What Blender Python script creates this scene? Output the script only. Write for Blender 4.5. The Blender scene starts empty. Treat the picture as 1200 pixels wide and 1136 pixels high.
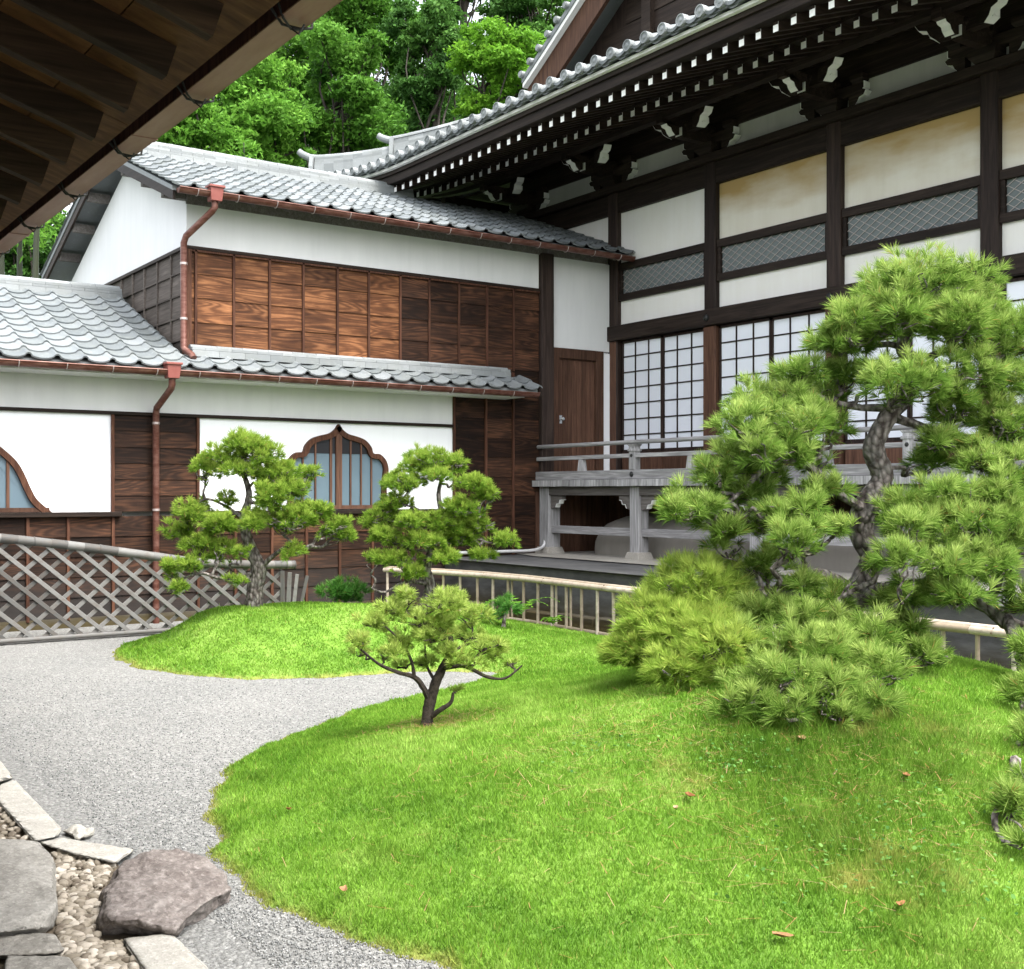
import bpy, bmesh, math, random
import numpy as np
from mathutils import Vector, Matrix, noise
random.seed(7)
rng = np.random.default_rng(11)
S = bpy.context.scene
COL = S.collection

# ------------------------------------------------------------------ camera
# world: x = away from the small wing's wall (x=0), y = towards the hall's wall (y=10.66), z up
TH = math.radians(35.07)
CT, ST = math.cos(TH), math.sin(TH)          # .8185, .5746
CX, CZ, FPX, HOR = 12.67, 1.4, 1382.0, 578.0
def cam2w(X, Y, z=0.0):
    return Vector((CX + ST*X - CT*Y, CT*X + ST*Y, z))
def at(px, py, Y):                            # photo pixel at a depth
    return cam2w((px-600)/FPX*Y, Y, CZ + (HOR-py)/FPX*Y)
def G(px, py, z=0.0):                         # photo pixel on a level plane
    Y = (CZ-z)*FPX/(py-HOR)
    return cam2w((px-600)/FPX*Y, Y, z)
cam_d = bpy.data.cameras.new('camera')
cam = bpy.data.objects.new('camera', cam_d); COL.objects.link(cam)
cam.location = (CX, 0, CZ)
cam.rotation_euler = (math.radians(90), 0, math.radians(90)-TH)
cam_d.sensor_width = 36; cam_d.sensor_fit = 'HORIZONTAL'
cam_d.lens = 36*FPX/1200
cam_d.shift_y = 10/1200
cam_d.clip_start = 0.05; cam_d.clip_end = 2000
S.camera = cam

# ------------------------------------------------------------------ sky + sun (bright overcast)
SUN_EL = math.radians(60)
sdir = Vector((0.96, 0.18, 0)).normalized()*math.cos(SUN_EL) + Vector((0, 0, math.sin(SUN_EL)))
w = bpy.data.worlds.new('World'); S.world = w; w.use_nodes = True
nt = w.node_tree; nt.nodes.clear()
out = nt.nodes.new('ShaderNodeOutputWorld'); bg = nt.nodes.new('ShaderNodeBackground')
sky = nt.nodes.new('ShaderNodeTexSky'); sky.sky_type = 'NISHITA'; sky.sun_disc = False
sky.sun_elevation = SUN_EL; sky.sun_rotation = math.atan2(sdir.x, sdir.y)
sky.air_density = 1.0; sky.dust_density = 4.0; sky.ozone_density = 1.0
hs = nt.nodes.new('ShaderNodeHueSaturation'); hs.inputs['Saturation'].default_value = 0.25
hs.inputs['Value'].default_value = 1.0
nt.links.new(sky.outputs[0], hs.inputs['Color']); nt.links.new(hs.outputs[0], bg.inputs['Color'])
bg.inputs['Strength'].default_value = 0.15
nt.links.new(bg.outputs[0], out.inputs[0])
sl = bpy.data.lights.new('sun', 'SUN'); sl.energy = 1.0; sl.angle = math.radians(26); sl.color = (1.0, 0.965, 0.91)
so = bpy.data.objects.new('sun', sl); COL.objects.link(so); so.location = (12, -8, 30)
so.rotation_euler = sdir.to_track_quat('Z', 'Y').to_euler()
S.view_settings.view_transform = 'Standard'; S.view_settings.look = 'None'
S.view_settings.exposure = 2.35; S.view_settings.gamma = 1.0
S.render.engine = 'CYCLES'
S.cycles.max_bounces = 8; S.cycles.diffuse_bounces = 4; S.cycles.transmission_bounces = 4
S.cycles.use_denoising = True

# ------------------------------------------------------------------ material helpers
class N:
    def __init__(s, name):
        s.m = bpy.data.materials.new(name); s.m.use_nodes = True
        s.t = s.m.node_tree; s.t.nodes.clear()
        s.o = s.t.nodes.new('ShaderNodeOutputMaterial'); s.b = s.t.nodes.new('ShaderNodeBsdfPrincipled')
        s.t.links.new(s.b.outputs[0], s.o.inputs[0])
        s.tc = s.t.nodes.new('ShaderNodeTexCoord')
        s.co = s.tc.outputs['Object']
        s.b.inputs['Roughness'].default_value = 0.75
        s.b.inputs['Specular IOR Level'].default_value = 0.3
    def L(s, a, b): s.t.links.new(a, b)
    def mapping(s, scale, loc=(0, 0, 0), rot=(0, 0, 0), src=None):
        n = s.t.nodes.new('ShaderNodeMapping'); n.inputs['Scale'].default_value = scale
        n.inputs['Location'].default_value = loc; n.inputs['Rotation'].default_value = rot
        s.L(src or s.co, n.inputs[0]); return n.outputs[0]
    def noise(s, vec, scale, detail=4, rough=0.55, dist=0.0, out='Fac'):
        n = s.t.nodes.new('ShaderNodeTexNoise'); n.inputs['Scale'].default_value = scale
        n.inputs['Detail'].default_value = detail; n.inputs['Roughness'].default_value = rough
        n.inputs['Distortion'].default_value = dist
        s.L(vec or s.co, n.inputs['Vector']); return n.outputs[out]
    def voro(s, vec, scale, out='Distance', feature='F1'):
        n = s.t.nodes.new('ShaderNodeTexVoronoi'); n.feature = feature; n.inputs['Scale'].default_value = scale
        s.L(vec or s.co, n.inputs['Vector']); return n.outputs[out]
    def wave(s, vec, scale, dist, dscale=1.0, axis='Z', detail=3):
        n = s.t.nodes.new('ShaderNodeTexWave'); n.bands_direction = axis
        n.inputs['Scale'].default_value = scale; n.inputs['Distortion'].default_value = dist
        n.inputs['Detail'].default_value = detail; n.inputs['Detail Scale'].default_value = dscale
        s.L(vec, n.inputs['Vector']); return n.outputs['Fac']
    def ramp(s, fac, stops, interp='LINEAR'):
        n = s.t.nodes.new('ShaderNodeValToRGB'); e = n.color_ramp.elements; n.color_ramp.interpolation = interp
        while len(e) < len(stops): e.new(0.5)
        for k, (p, c) in enumerate(stops):
            e[k].position = p
            e[k].color = (c, c, c, 1) if isinstance(c, (int, float)) else (*c, 1)
        s.L(fac, n.inputs[0]); return n.outputs[0]
    def mix(s, fac, a, b, mode='MIX'):
        n = s.t.nodes.new('ShaderNodeMix'); n.data_type = 'RGBA'; n.blend_type = mode
        for v, i in ((fac, 0), (a, 6), (b, 7)):
            if isinstance(v, (int, float)): n.inputs[i].default_value = v
            elif isinstance(v, tuple): n.inputs[i].default_value = (*v, 1)
            else: s.L(v, n.inputs[i])
        return n.outputs[2]
    def math(s, op, a, b=None, c=None):
        n = s.t.nodes.new('ShaderNodeMath'); n.operation = op
        for k, v in enumerate((a, b, c)):
            if v is None: continue
            if isinstance(v, (int, float)): n.inputs[k].default_value = v
            else: s.L(v, n.inputs[k])
        return n.outputs[0]
    def attr(s, name='rnd'):
        n = s.t.nodes.new('ShaderNodeAttribute'); n.attribute_name = name; return n.outputs['Fac']
    def sep(s, i, vec=None):
        n = s.t.nodes.new('ShaderNodeSeparateXYZ'); s.L(vec or s.co, n.inputs[0]); return n.outputs[i]
    def comb(s, x, y, z):
        n = s.t.nodes.new('ShaderNodeCombineXYZ')
        for k, v in enumerate((x, y, z)):
            if isinstance(v, (int, float)): n.inputs[k].default_value = v
            else: s.L(v, n.inputs[k])
        return n.outputs[0]
    def vadd(s, a, b):
        n = s.t.nodes.new('ShaderNodeVectorMath'); n.operation = 'ADD'; s.L(a, n.inputs[0]); s.L(b, n.inputs[1]); return n.outputs[0]
    def bump(s, h, strength=0.4, dist=0.01):
        n = s.t.nodes.new('ShaderNodeBump'); n.inputs['Strength'].default_value = strength
        n.inputs['Distance'].default_value = dist
        s.L(h, n.inputs['Height']); s.L(n.outputs[0], s.b.inputs['Normal'])
    def col(s, c):
        if isinstance(c, tuple): s.b.inputs['Base Color'].default_value = (*c, 1)
        else: s.L(c, s.b.inputs['Base Color'])
    def set(s, **k):
        for a, v in k.items():
            nm = a.replace('_', ' ').title().replace('Ior', 'IOR')
            s.b.inputs[nm].default_value = v
        return s

def wood(name, dark, mid, light, axis=0, rough=0.75, grain=1.0, bri=0.35, wear=0.0, wearcol=(.3, .29, .28), knots=False):
    """grain runs along the axis; every piece differs through its rnd value"""
    m = N(name)
    r = m.attr()
    off = m.comb(m.math('MULTIPLY', r, 37.0), m.math('MULTIPLY', r, 53.0), m.math('MULTIPLY', r, 71.0))
    v = m.vadd(m.co, off)
    sc = [14*grain]*3; sc[axis] = 0.9*grain
    mp = m.mapping(tuple(sc), src=v)
    n1 = m.noise(mp, 1.6, 5, 0.6, 1.3)
    sc2 = [70*grain]*3; sc2[axis] = 2.5
    n2 = m.noise(m.mapping(tuple(sc2), src=v), 1.5, 3, 0.6)
    f = m.mix(0.3, n1, n2)
    if knots:
        sc3 = [6.0]*3; sc3[axis] = .75
        f3 = m.noise(m.mapping(tuple(sc3), src=v), 1.0, 1.2, 0.35, 0.3)
        rings = m.math('POWER', m.math('ABSOLUTE', m.math('SINE', m.math('MULTIPLY', f3, 46.0))), 1.4)
        f = m.mix(0.17, f, rings)
        weather = m.noise(m.mapping(tuple(2.2 if k_ == axis else 5.0 for k_ in range(3)), src=v), 1.0, 5, .6)
        f = m.mix(0.35, f, weather)
        low = m.ramp(m.math('ADD', m.sep(2), m.math('MULTIPLY', m.noise(m.co, 3, 5, .65), .5)), [(.45, .8), (1.0, 0.0)])
    c = m.ramp(f, [(0.28, dark), (0.5, mid), (0.74, light)])
    b = m.math('MULTIPLY_ADD', r, 2*bri, 1-bri)
    c = m.mix(1.0, c, m.comb(b, b, b), 'MULTIPLY')
    if knots:
        c = m.mix(low, c, (.028, .026, .025))
    if wear:
        wn = m.noise(m.co, 2.3, 5, 0.65)
        c = m.mix(m.ramp(wn, [(0.45, 0.0), (0.7, wear)]), c, wearcol)
    m.col(c); m.b.inputs['Roughness'].default_value = rough; m.b.inputs['Specular IOR Level'].default_value = .14
    m.bump(f, 0.5, 0.004)
    return m.m

def plaster(name, c1, c2, stain=None, sy=(5.27, 4.6), rough=0.9):
    m = N(name)
    n1 = m.noise(m.co, 1.3, 6, 0.6); n2 = m.noise(m.mapping((6, 6, 0.8)), 1.0, 5, 0.6)
    c = m.mix(m.ramp(m.mix(0.5, n1, n2), [(0.35, 0.0), (0.65, 1.0)]), c1, c2)
    if stain:
        z = m.sep(2)
        g = m.math('DIVIDE', m.math('SUBTRACT', z, sy[1]), sy[0]-sy[1])
        st = m.noise(m.mapping((0.8, 0.8, 2.4)), 1.3, 4, 0.55, .15)
        a = m.ramp(m.math('ADD', m.math('MULTIPLY', g, 0.55), m.math('MULTIPLY', st, 0.9)), [(0.50, 0.0), (0.80, 0.55), (1.0, 1.0)])
        c = m.mix(a, c, stain)
    gr = m.noise(m.mapping((9, 9, .55)), 1.0, 5, .65)
    c = m.mix(m.ramp(gr, [(.55, 0.0), (.8, .14)]), c, tuple(x*.62 for x in c2))
    m.col(c); m.b.inputs['Roughness'].default_value = rough
    m.bump(m.noise(m.co, 40, 4, 0.6), 0.15, 0.004)
    return m.m

M = {}
M['charred'] = wood('charred_cedar', (.006, .0038, .0026), (.026, .0125, .0075), (.115, .050, .025), 1, 0.62, 1.0, 0.6, knots=True)
M['cedar'] = wood('orange_cedar', (.012, .005, .003), (.078, .031, .013), (.30, .135, .058), 1, 0.6, 1.0, 0.45, knots=True)
M['cedar_grey'] = wood('grey_cedar', (.035, .030, .026), (.085, .072, .062), (.15, .13, .115), 0, 0.8, 1.0, 0.3)
M['batten'] = wood('batten_wood', (.020, .009, .006), (.065, .028, .017), (.14, .068, .04), 2, 0.7, 1.2, 0.3)
M['dark_x'] = wood('dark_beam_wood', (.008, .0055, .0045), (.021, .0145, .0115), (.048, .034, .026), 0, 0.6, 0.8, 0.3)
M['dark_y'] = wood('dark_rafter_wood', (.009, .006, .005), (.022, .0145, .011), (.046, .031, .023), 1, 0.65, 0.8, 0.3)
M['dark_z'] = wood('dark_post_wood', (.010, .007, .006), (.028, .019, .016), (.060, .040, .032), 2, 0.55, 0.8, 0.25)
M['brown_z'] = wood('brown_board_wood', (.030, .016, .011), (.085, .043, .028), (.15, .080, .052), 2, 0.65, 1.1, 0.3)
M['grey_x'] = wood('weathered_wood', (.12, .116, .114), (.24, .235, .235), (.46, .45, .45), 0, 0.85, 1.1, 0.22)
M['grey_z'] = wood('weathered_post_wood', (.11, .107, .104), (.27, .265, .265), (.50, .49, .49), 2, 0.85, 1.0, 0.2)
M['greydark_x'] = wood('weathered_dark_wood', (.06, .052, .046), (.12, .108, .10), (.20, .19, .18), 0, 0.85, 1.0, 0.25)
M['near_y'] = wood('eave_rafter_wood', (.012, .007, .004), (.034, .020, .012), (.07, .042, .024), 1, 0.7, 0.9, 0.25)
M['near_x'] = wood('eave_board_wood', (.05, .022, .010), (.125, .058, .025), (.23, .12, .055), 1, 0.7, 0.5, 0.35)
M['white'] = plaster('white_plaster', (.70, .70, .70), (.63, .635, .635))
M['white_bright'] = plaster('fresh_white_plaster', (.90, .91, .93), (.87, .88, .90))
M['white_band'] = plaster('weathered_white_plaster', (.70, .70, .695), (.62, .625, .62))
M['hall_plaster'] = plaster('stained_plaster', (.74, .71, .63), (.66, .62, .53), stain=(.42, .29, .12))
M['hall_plaster_clean'] = plaster('pale_hall_plaster', (.80, .79, .76), (.74, .72, .67))
M['grey_plaster'] = plaster('grey_eave_plaster', (.46, .45, .42), (.36, .35, .32))
M['end_white'] = plaster('white_end_paint', (.86, .86, .84), (.76, .76, .73))
M['mound_plaster'] = plaster('grey_mortar', (.26, .24, .21), (.20, .185, .16))

def tile_mat(name, a, b, c):
    m = N(name); r = m.attr()
    col = m.ramp(r, [(0.0, a), (0.5, b), (1.0, c)])
    n = m.noise(m.co, 5, 6, 0.65)
    col = m.mix(m.ramp(n, [(0.45, 0.0), (0.75, 0.45)]), col, (.16, .17, .15))
    n2 = m.noise(m.co, 24, 5, 0.7)
    col = m.mix(m.ramp(n2, [(0.55, 0.0), (0.8, 0.3)]), col, (.46, .47, .465))
    m.col(col); m.set(roughness=0.6); m.b.inputs['Specular IOR Level'].default_value = 0.35
    m.bump(m.noise(m.co, 60, 3, 0.6), 0.12, 0.004)
    return m.m
M['tile'] = tile_mat('roof_tile', (.095, .108, .112), (.132, .147, .152), (.17, .185, .192))
M['tile_edge'] = tile_mat('ridge_tile', (.145, .158, .16), (.19, .204, .207), (.235, .25, .253))
m = N('copper_gutter')
c = m.mix(m.ramp(m.noise(m.mapping((3, 3, 9)), 3, 5, .6), [(.4, 0.0), (.7, 1.0)]), (.095, .034, .023), (.19, .098, .078))
m.col(c); m.set(roughness=0.42, metallic=0.25); M['copper'] = m.m
m = N('red_copper_box'); m.col(m.mix(m.noise(m.co, 14, 4), (.16, .040, .032), (.24, .085, .07))); m.set(roughness=0.5); M['redbox'] = m.m
m = N('pinkish_gutter_metal')
c = m.mix(m.ramp(m.noise(m.mapping((1.5, 8, 8)), 2, 6, .65), [(.35, 0.0), (.7, 1.0)]), (.235, .115, .088), (.32, .185, .15))
m.col(c); m.set(roughness=0.5, metallic=0.1); M['neargutter'] = m.m
m = N('dark_iron'); m.col((.035, .036, .034)); m.set(roughness=0.5, metallic=0.6); M['iron'] = m.m
m = N('gutter_clip_metal'); m.col((.42, .36, .34)); m.set(roughness=0.4, metallic=0.5); M['clip'] = m.m
m = N('steel'); m.col((.6, .6, .6)); m.set(roughness=0.25, metallic=1.0); M['steel'] = m.m
m = N('frosted_pane'); m.col(m.mix(m.noise(m.co, 1.2, 3), (.78, .81, .87), (.70, .73, .78))); m.set(roughness=0.28); m.b.inputs['Specular IOR Level'].default_value = 0.5; M['pane'] = m.m
m = N('blue_grey_pane')
c = m.mix(m.ramp(m.sep(2), [(0.0, 0.0), (1.0, 1.0)]), (.20, .26, .31), (.24, .30, .35))
m.col(m.mix(m.noise(m.co, 2, 3), (.085, .125, .155), (.13, .18, .215))); m.set(roughness=0.2); M['bluepane'] = m.m
m = N('dark_glass'); m.col((.02, .02, .022)); m.set(roughness=0.1); M['darkpane'] = m.m
m = N('mesh_backing'); m.col(m.mix(m.noise(m.co, 3, 4), (.10, .125, .13), (.16, .185, .185))); m.set(roughness=0.5); M['meshback'] = m.m
m = N('lattice_strip'); m.col((.42, .38, .36)); m.set(roughness=0.7); M['strip'] = m.m
m = N('concrete')
n1 = m.noise(m.co, 1.5, 6, .65); n2 = m.noise(m.co, 60, 4, .6)
c = m.mix(m.ramp(m.mix(.4, n1, n2), [(.35, 0.0), (.65, 1.0)]), (.21, .195, .17), (.37, .35, .31))
m.col(c); m.bump(n2, .3, .005); m.set(roughness=.9); M['concrete'] = m.m
m = N('wet_stone')
n1 = m.noise(m.mapping((1, 1, 3)), 3, 6, .65)
c = m.ramp(n1, [(.3, (.045, .045, .046)), (.55, (.085, .085, .085)), (.75, (.12, .118, .11))])
g = m.ramp(m.math('ADD', m.sep(2), m.math('MULTIPLY', n1, .25)), [(.16, 1.0), (.42, 0.0)])
c = m.mix(g, c, (.055, .042, .016))
m.col(c); m.bump(n1, .5, .02); m.set(roughness=.75); M['wetstone'] = m.m
m = N('ditch_water'); m.col(m.mix(m.noise(m.co, 2, 4), (.020, .017, .008), (.05, .042, .016))); m.set(roughness=.12); M['water'] = m.m

# gravel
m = N('grey_gravel')
v1 = m.voro(None, 62, 'Color'); d1 = m.voro(None, 62, 'Distance'); d2 = m.voro(None, 130, 'Distance'); v2 = m.voro(None, 130, 'Color')
g1 = m.sep(0, v1); g2 = m.sep(1, v2)
c = m.ramp(m.mix(.4, g1, g2), [(.1, (.120, .120, .113)), (.4, (.180, .181, .172)), (.7, (.238, .238, .226)), (.95, (.34, .337, .32))])
sh = m.ramp(d1, [(.25, 0.0), (.75, .4)])
c = m.mix(sh, c, (.08, .08, .08))
big = m.noise(m.co, .9, 4, .6)
c = m.mix(m.ramp(big, [(.4, 0.0), (.75, .3)]), c, (.27, .262, .245))
h = m.math('SUBTRACT', 1.0, m.math('ADD', m.math('MULTIPLY', d1, .8), m.math('MULTIPLY', d2, .4)))
m.col(c); m.bump(h, .9, .012); m.set(roughness=.95); M['gravel'] = m.m
m = N('dark_soil'); m.col(m.mix(m.noise(m.co, 12, 5, .7), (.06, .045, .03), (.15, .12, .085))); m.bump(m.noise(m.co, 50, 4), .8, .01); m.set(roughness=.95); M['soil'] = m.m
m = N('pebble'); r = m.attr()
c = m.ramp(r, [(0, (.09, .07, .05)), (.3, (.18, .155, .115)), (.6, (.29, .255, .205)), (1, (.43, .39, .33))])
m.col(m.mix(m.ramp(m.noise(m.co, 60, 4), [(.4, 0.0), (.7, .4)]), c, (.22, .19, .15))); m.set(roughness=.7); M['pebble'] = m.m
def stone(name, a, b, c_, sc=3.0, spots=.5):
    m = N(name)
    n1 = m.noise(m.co, sc, 8, .7, .3); n2 = m.noise(m.co, sc*14, 5, .7); n3 = m.noise(m.mapping((1, 1, 5)), sc*2.5, 6, .65, .8)
    c = m.ramp(m.mix(.5, n1, n3), [(.32, a), (.5, b), (.68, c_)])
    c = m.mix(m.ramp(n2, [(.5, 0.0), (.72, spots)]), c, tuple(min(1, x*1.6) for x in c_))
    c = m.mix(m.ramp(m.noise(m.co, sc*20, 3, .6), [(.3, spots), (.45, 0.0)]), c, tuple(x*.5 for x in a))
    m.col(c); m.bump(m.mix(.5, n1, n2), .7, .012); m.set(roughness=.85)
    return m.m
M['boulder'] = stone('mauve_rock', (.065, .052, .046), (.125, .106, .096), (.22, .198, .182), 4.5)
M['flatstone'] = stone('pale_grey_rock', (.145, .136, .118), (.215, .203, .18), (.30, .288, .26), 5.0)
M['darkstone'] = stone('dark_grey_rock', (.12, .112, .095), (.19, .178, .155), (.27, .255, .23), 4.0)
M['kerbstone'] = stone('cream_kerb_stone', (.235, .22, .19), (.32, .305, .27), (.40, .385, .35), 5.5, .4)

def grass_colour(m, r):
    n1 = m.noise(m.co, 1.1, 5, .6); n2 = m.noise(m.co, 6, 5, .65)
    c = m.ramp(m.mix(.45, n1, n2), [(.36, (.095, .215, .018)), (.50, (.175, .325, .036)), (.64, (.29, .44, .085))])
    if r is not None:
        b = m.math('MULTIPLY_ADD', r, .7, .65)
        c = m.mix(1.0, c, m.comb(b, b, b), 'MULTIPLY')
    dry = m.attr('dry')
    dd = m.math('ADD', dry, m.math('MULTIPLY', m.math('SUBTRACT', m.noise(m.co, 9, 4, .7), .5), .9))
    c = m.mix(m.ramp(dd, [(.35, 0.0), (.8, .85)]), c, (.34, .315, .09))
    return c
m = N('lawn_soil'); c = grass_colour(m, None); c = m.mix(.35, c, (.05, .09, .015)); m.col(c); m.bump(m.noise(m.co, 60, 4, .7), .8, .02); m.set(roughness=1.0); M['lawn'] = m.m
def leafmat(name, colfn, trans=.35, rough=.6):
    m = N(name); c = colfn(m); m.col(c); m.set(roughness=rough); m.b.inputs['Specular IOR Level'].default_value = .12
    tr = m.t.nodes.new('ShaderNodeBsdfTranslucent'); mx = m.t.nodes.new('ShaderNodeMixShader'); mx.inputs[0].default_value = trans
    m.L(c, tr.inputs[0]); m.L(m.b.outputs[0], mx.inputs[1]); m.L(tr.outputs[0], mx.inputs[2]); m.L(mx.outputs[0], m.o.inputs[0])
    return m.m
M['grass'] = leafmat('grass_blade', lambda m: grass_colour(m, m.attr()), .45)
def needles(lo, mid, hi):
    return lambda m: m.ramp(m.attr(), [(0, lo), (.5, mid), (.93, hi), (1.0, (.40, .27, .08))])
M['needle_big'] = leafmat('big_pine_needles', needles((.035, .095, .012), (.155, .27, .040), (.38, .49, .13)), .4)
M['needle_light'] = leafmat('dome_pine_needles', needles((.08, .16, .015), (.22, .36, .045), (.42, .52, .11)), .45)
M['needle_back'] = leafmat('back_pine_needles', needles((.035, .085, .008), (.135, .25, .024), (.32, .43, .07)), .4)
M['needle_small'] = leafmat('small_pine_needles', needles((.06, .12, .012), (.20, .31, .040), (.42, .52, .13)), .4)
M['needle_dark'] = leafmat('deep_pine_needles', needles((.025, .09, .012), (.06, .19, .03), (.12, .27, .05)), .35)
def leafc(lo, mid, hi): return lambda m: m.ramp(m.attr(), [(0, lo), (.5, mid), (1.0, hi)])
M['leaf_dark'] = leafmat('dark_leaves', leafc((.018, .055, .012), (.058, .145, .026), (.13, .26, .05)), .3)
M['leaf_mid'] = leafmat('mid_leaves', leafc((.030, .095, .012), (.075, .19, .022), (.15, .31, .045)), .4)
M['leaf_light'] = leafmat('light_leaves', leafc((.05, .14, .012), (.12, .28, .022), (.21, .40, .04)), .45)
M['leaf_bamboo'] = leafmat('bamboo_leaves', leafc((.04, .12, .014), (.11, .26, .03), (.21, .40, .06)), .45)
M['dead_leaf'] = leafmat('dead_leaf', leafc((.26, .11, .045), (.32, .17, .085), (.38, .25, .15)), .2)
M['clover'] = leafmat('clover_leaf', leafc((.035, .11, .022), (.075, .18, .035), (.14, .26, .06)), .3)
m = N('pine_bark')
v = m.voro(m.mapping((1, 1, .55), src=m.vadd(m.co, m.mapping((.03, .03, .03), src=m.noise(None, 9, 3, .6, out='Color')))), 33); n1 = m.noise(m.co, 12, 6, .7)
c = m.ramp(m.mix(.5, v, n1), [(.25, (.27, .245, .225)), (.42, (.165, .145, .13)), (.6, (.045, .035, .03))])
m.col(m.mix(m.ramp(n1, [(.5, 0.0), (.7, .5)]), c, (.25, .255, .23))); m.bump(m.math('SUBTRACT', 1.0, v), 1.0, .02); m.set(roughness=.95); M['bark'] = m.m
m = N('dark_pine_bark'); n1 = m.noise(m.co, 40, 6, .7); m.col(m.ramp(n1, [(.35, (.012, .009, .007)), (.7, (.065, .050, .040))])); m.bump(n1, 1.0, .006); m.set(roughness=.95); M['bark_dark'] = m.m
m = N('tree_bark'); n1 = m.noise(m.mapping((6, 6, 1)), 3, 6, .7)
m.col(m.ramp(n1, [(.3, (.016, .013, .010)), (.7, (.06, .052, .042))])); m.set(roughness=.95); M['treebark'] = m.m
m = N('bamboo_culm'); m.col(m.mix(m.noise(m.mapping((3, 3, 1)), 2, 4), (.010, .016, .006), (.028, .032, .014))); m.set(roughness=.5); M['culm'] = m.m
m = N('dry_bamboo'); r = m.attr()
c = m.ramp(r, [(0, (.30, .24, .17)), (.5, (.43, .36, .28)), (1, (.55, .48, .39))])
m.col(m.mix(m.ramp(m.noise(m.mapping((2, 2, 2)), 9, 5, .7), [(.45, 0.0), (.7, .6)]), c, (.20, .15, .11))); m.set(roughness=.5); M['bamboo'] = m.m
m = N('grey_bamboo'); r = m.attr()
c = m.ramp(r, [(0, (.062, .061, .058)), (.5, (.108, .107, .102)), (1, (.175, .173, .166))])
m.col(m.mix(m.ramp(m.noise(m.mapping((2, 1, 2)), 11, 5, .7), [(.45, 0.0), (.7, .6)]), c, (.10, .078, .062))); m.set(roughness=.65); M['greybamboo'] = m.m
m = N('hill_soil'); m.col(m.mix(m.noise(m.co, .8, 5), (.018, .04, .010), (.05, .09, .02))); m.set(roughness=1.0); M['hill'] = m.m
m = N('plastic_pipe'); m.col((.50, .50, .50)); m.set(roughness=.4); M['pipe'] = m.m
MI = list(M)

# ------------------------------------------------------------------ mesh builder and scene tree
ROOT = {}
def rootloc(o):
    while o is not None and o.parent is not None: o = o.parent
    return Vector(o.location) if o is not None else Vector((0, 0, 0))
def tag(o, label=None, cat=None, group=None, kind=None):
    if label: o['label'] = label
    if cat: o['category'] = cat
    if group: o['group'] = group
    if kind: o['kind'] = kind
    return o
def thing(name, label, cat, loc=(0, 0, 0), group=None):
    o = bpy.data.objects.new(name, None); COL.objects.link(o); o.location = loc
    o.empty_display_size = .2
    return tag(o, label, cat, group)
def link_mesh(name, me, mats, parent=None, loc=None):
    o = bpy.data.objects.new(name, me); COL.objects.link(o)
    for k in mats: me.materials.append(M[k])
    if parent is not None: o.parent = parent
    elif loc is not None: o.location = loc
    return o
def np_mesh(name, V, F, mats, parent=None, rnd=None, smooth=False, loc=None, mi=None, extra=None):
    """V (n,3); F (m,k) of equal-sided faces"""
    me = bpy.data.meshes.new(name); base = rootloc(parent) if parent is not None else (Vector(loc) if loc is not None else Vector((0, 0, 0)))
    V = np.asarray(V, np.float32) - np.array(base, np.float32)
    F = np.asarray(F, np.int32); k = F.shape[1]
    me.vertices.add(len(V)); me.vertices.foreach_set('co', V.ravel())
    me.loops.add(F.size); me.loops.foreach_set('vertex_index', F.ravel())
    me.polygons.add(len(F)); me.polygons.foreach_set('loop_start', np.arange(0, F.size, k, dtype=np.int32))
    me.polygons.foreach_set('loop_total', np.full(len(F), k, np.int32))
    if smooth: me.polygons.foreach_set('use_smooth', np.ones(len(F), bool))
    if mi is not None: me.polygons.foreach_set('material_index', mi.astype(np.int32))
    me.update(calc_edges=True)
    if rnd is not None:
        a = me.attributes.new('rnd', 'FLOAT', 'FACE'); a.data.foreach_set('value', rnd.astype(np.float32))
    for nm, (dom, val) in (extra or {}).items():
        a = me.attributes.new(nm, 'FLOAT', dom); a.data.foreach_set('value', val.astype(np.float32))
    return link_mesh(name, me, mats, parent, loc)

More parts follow.
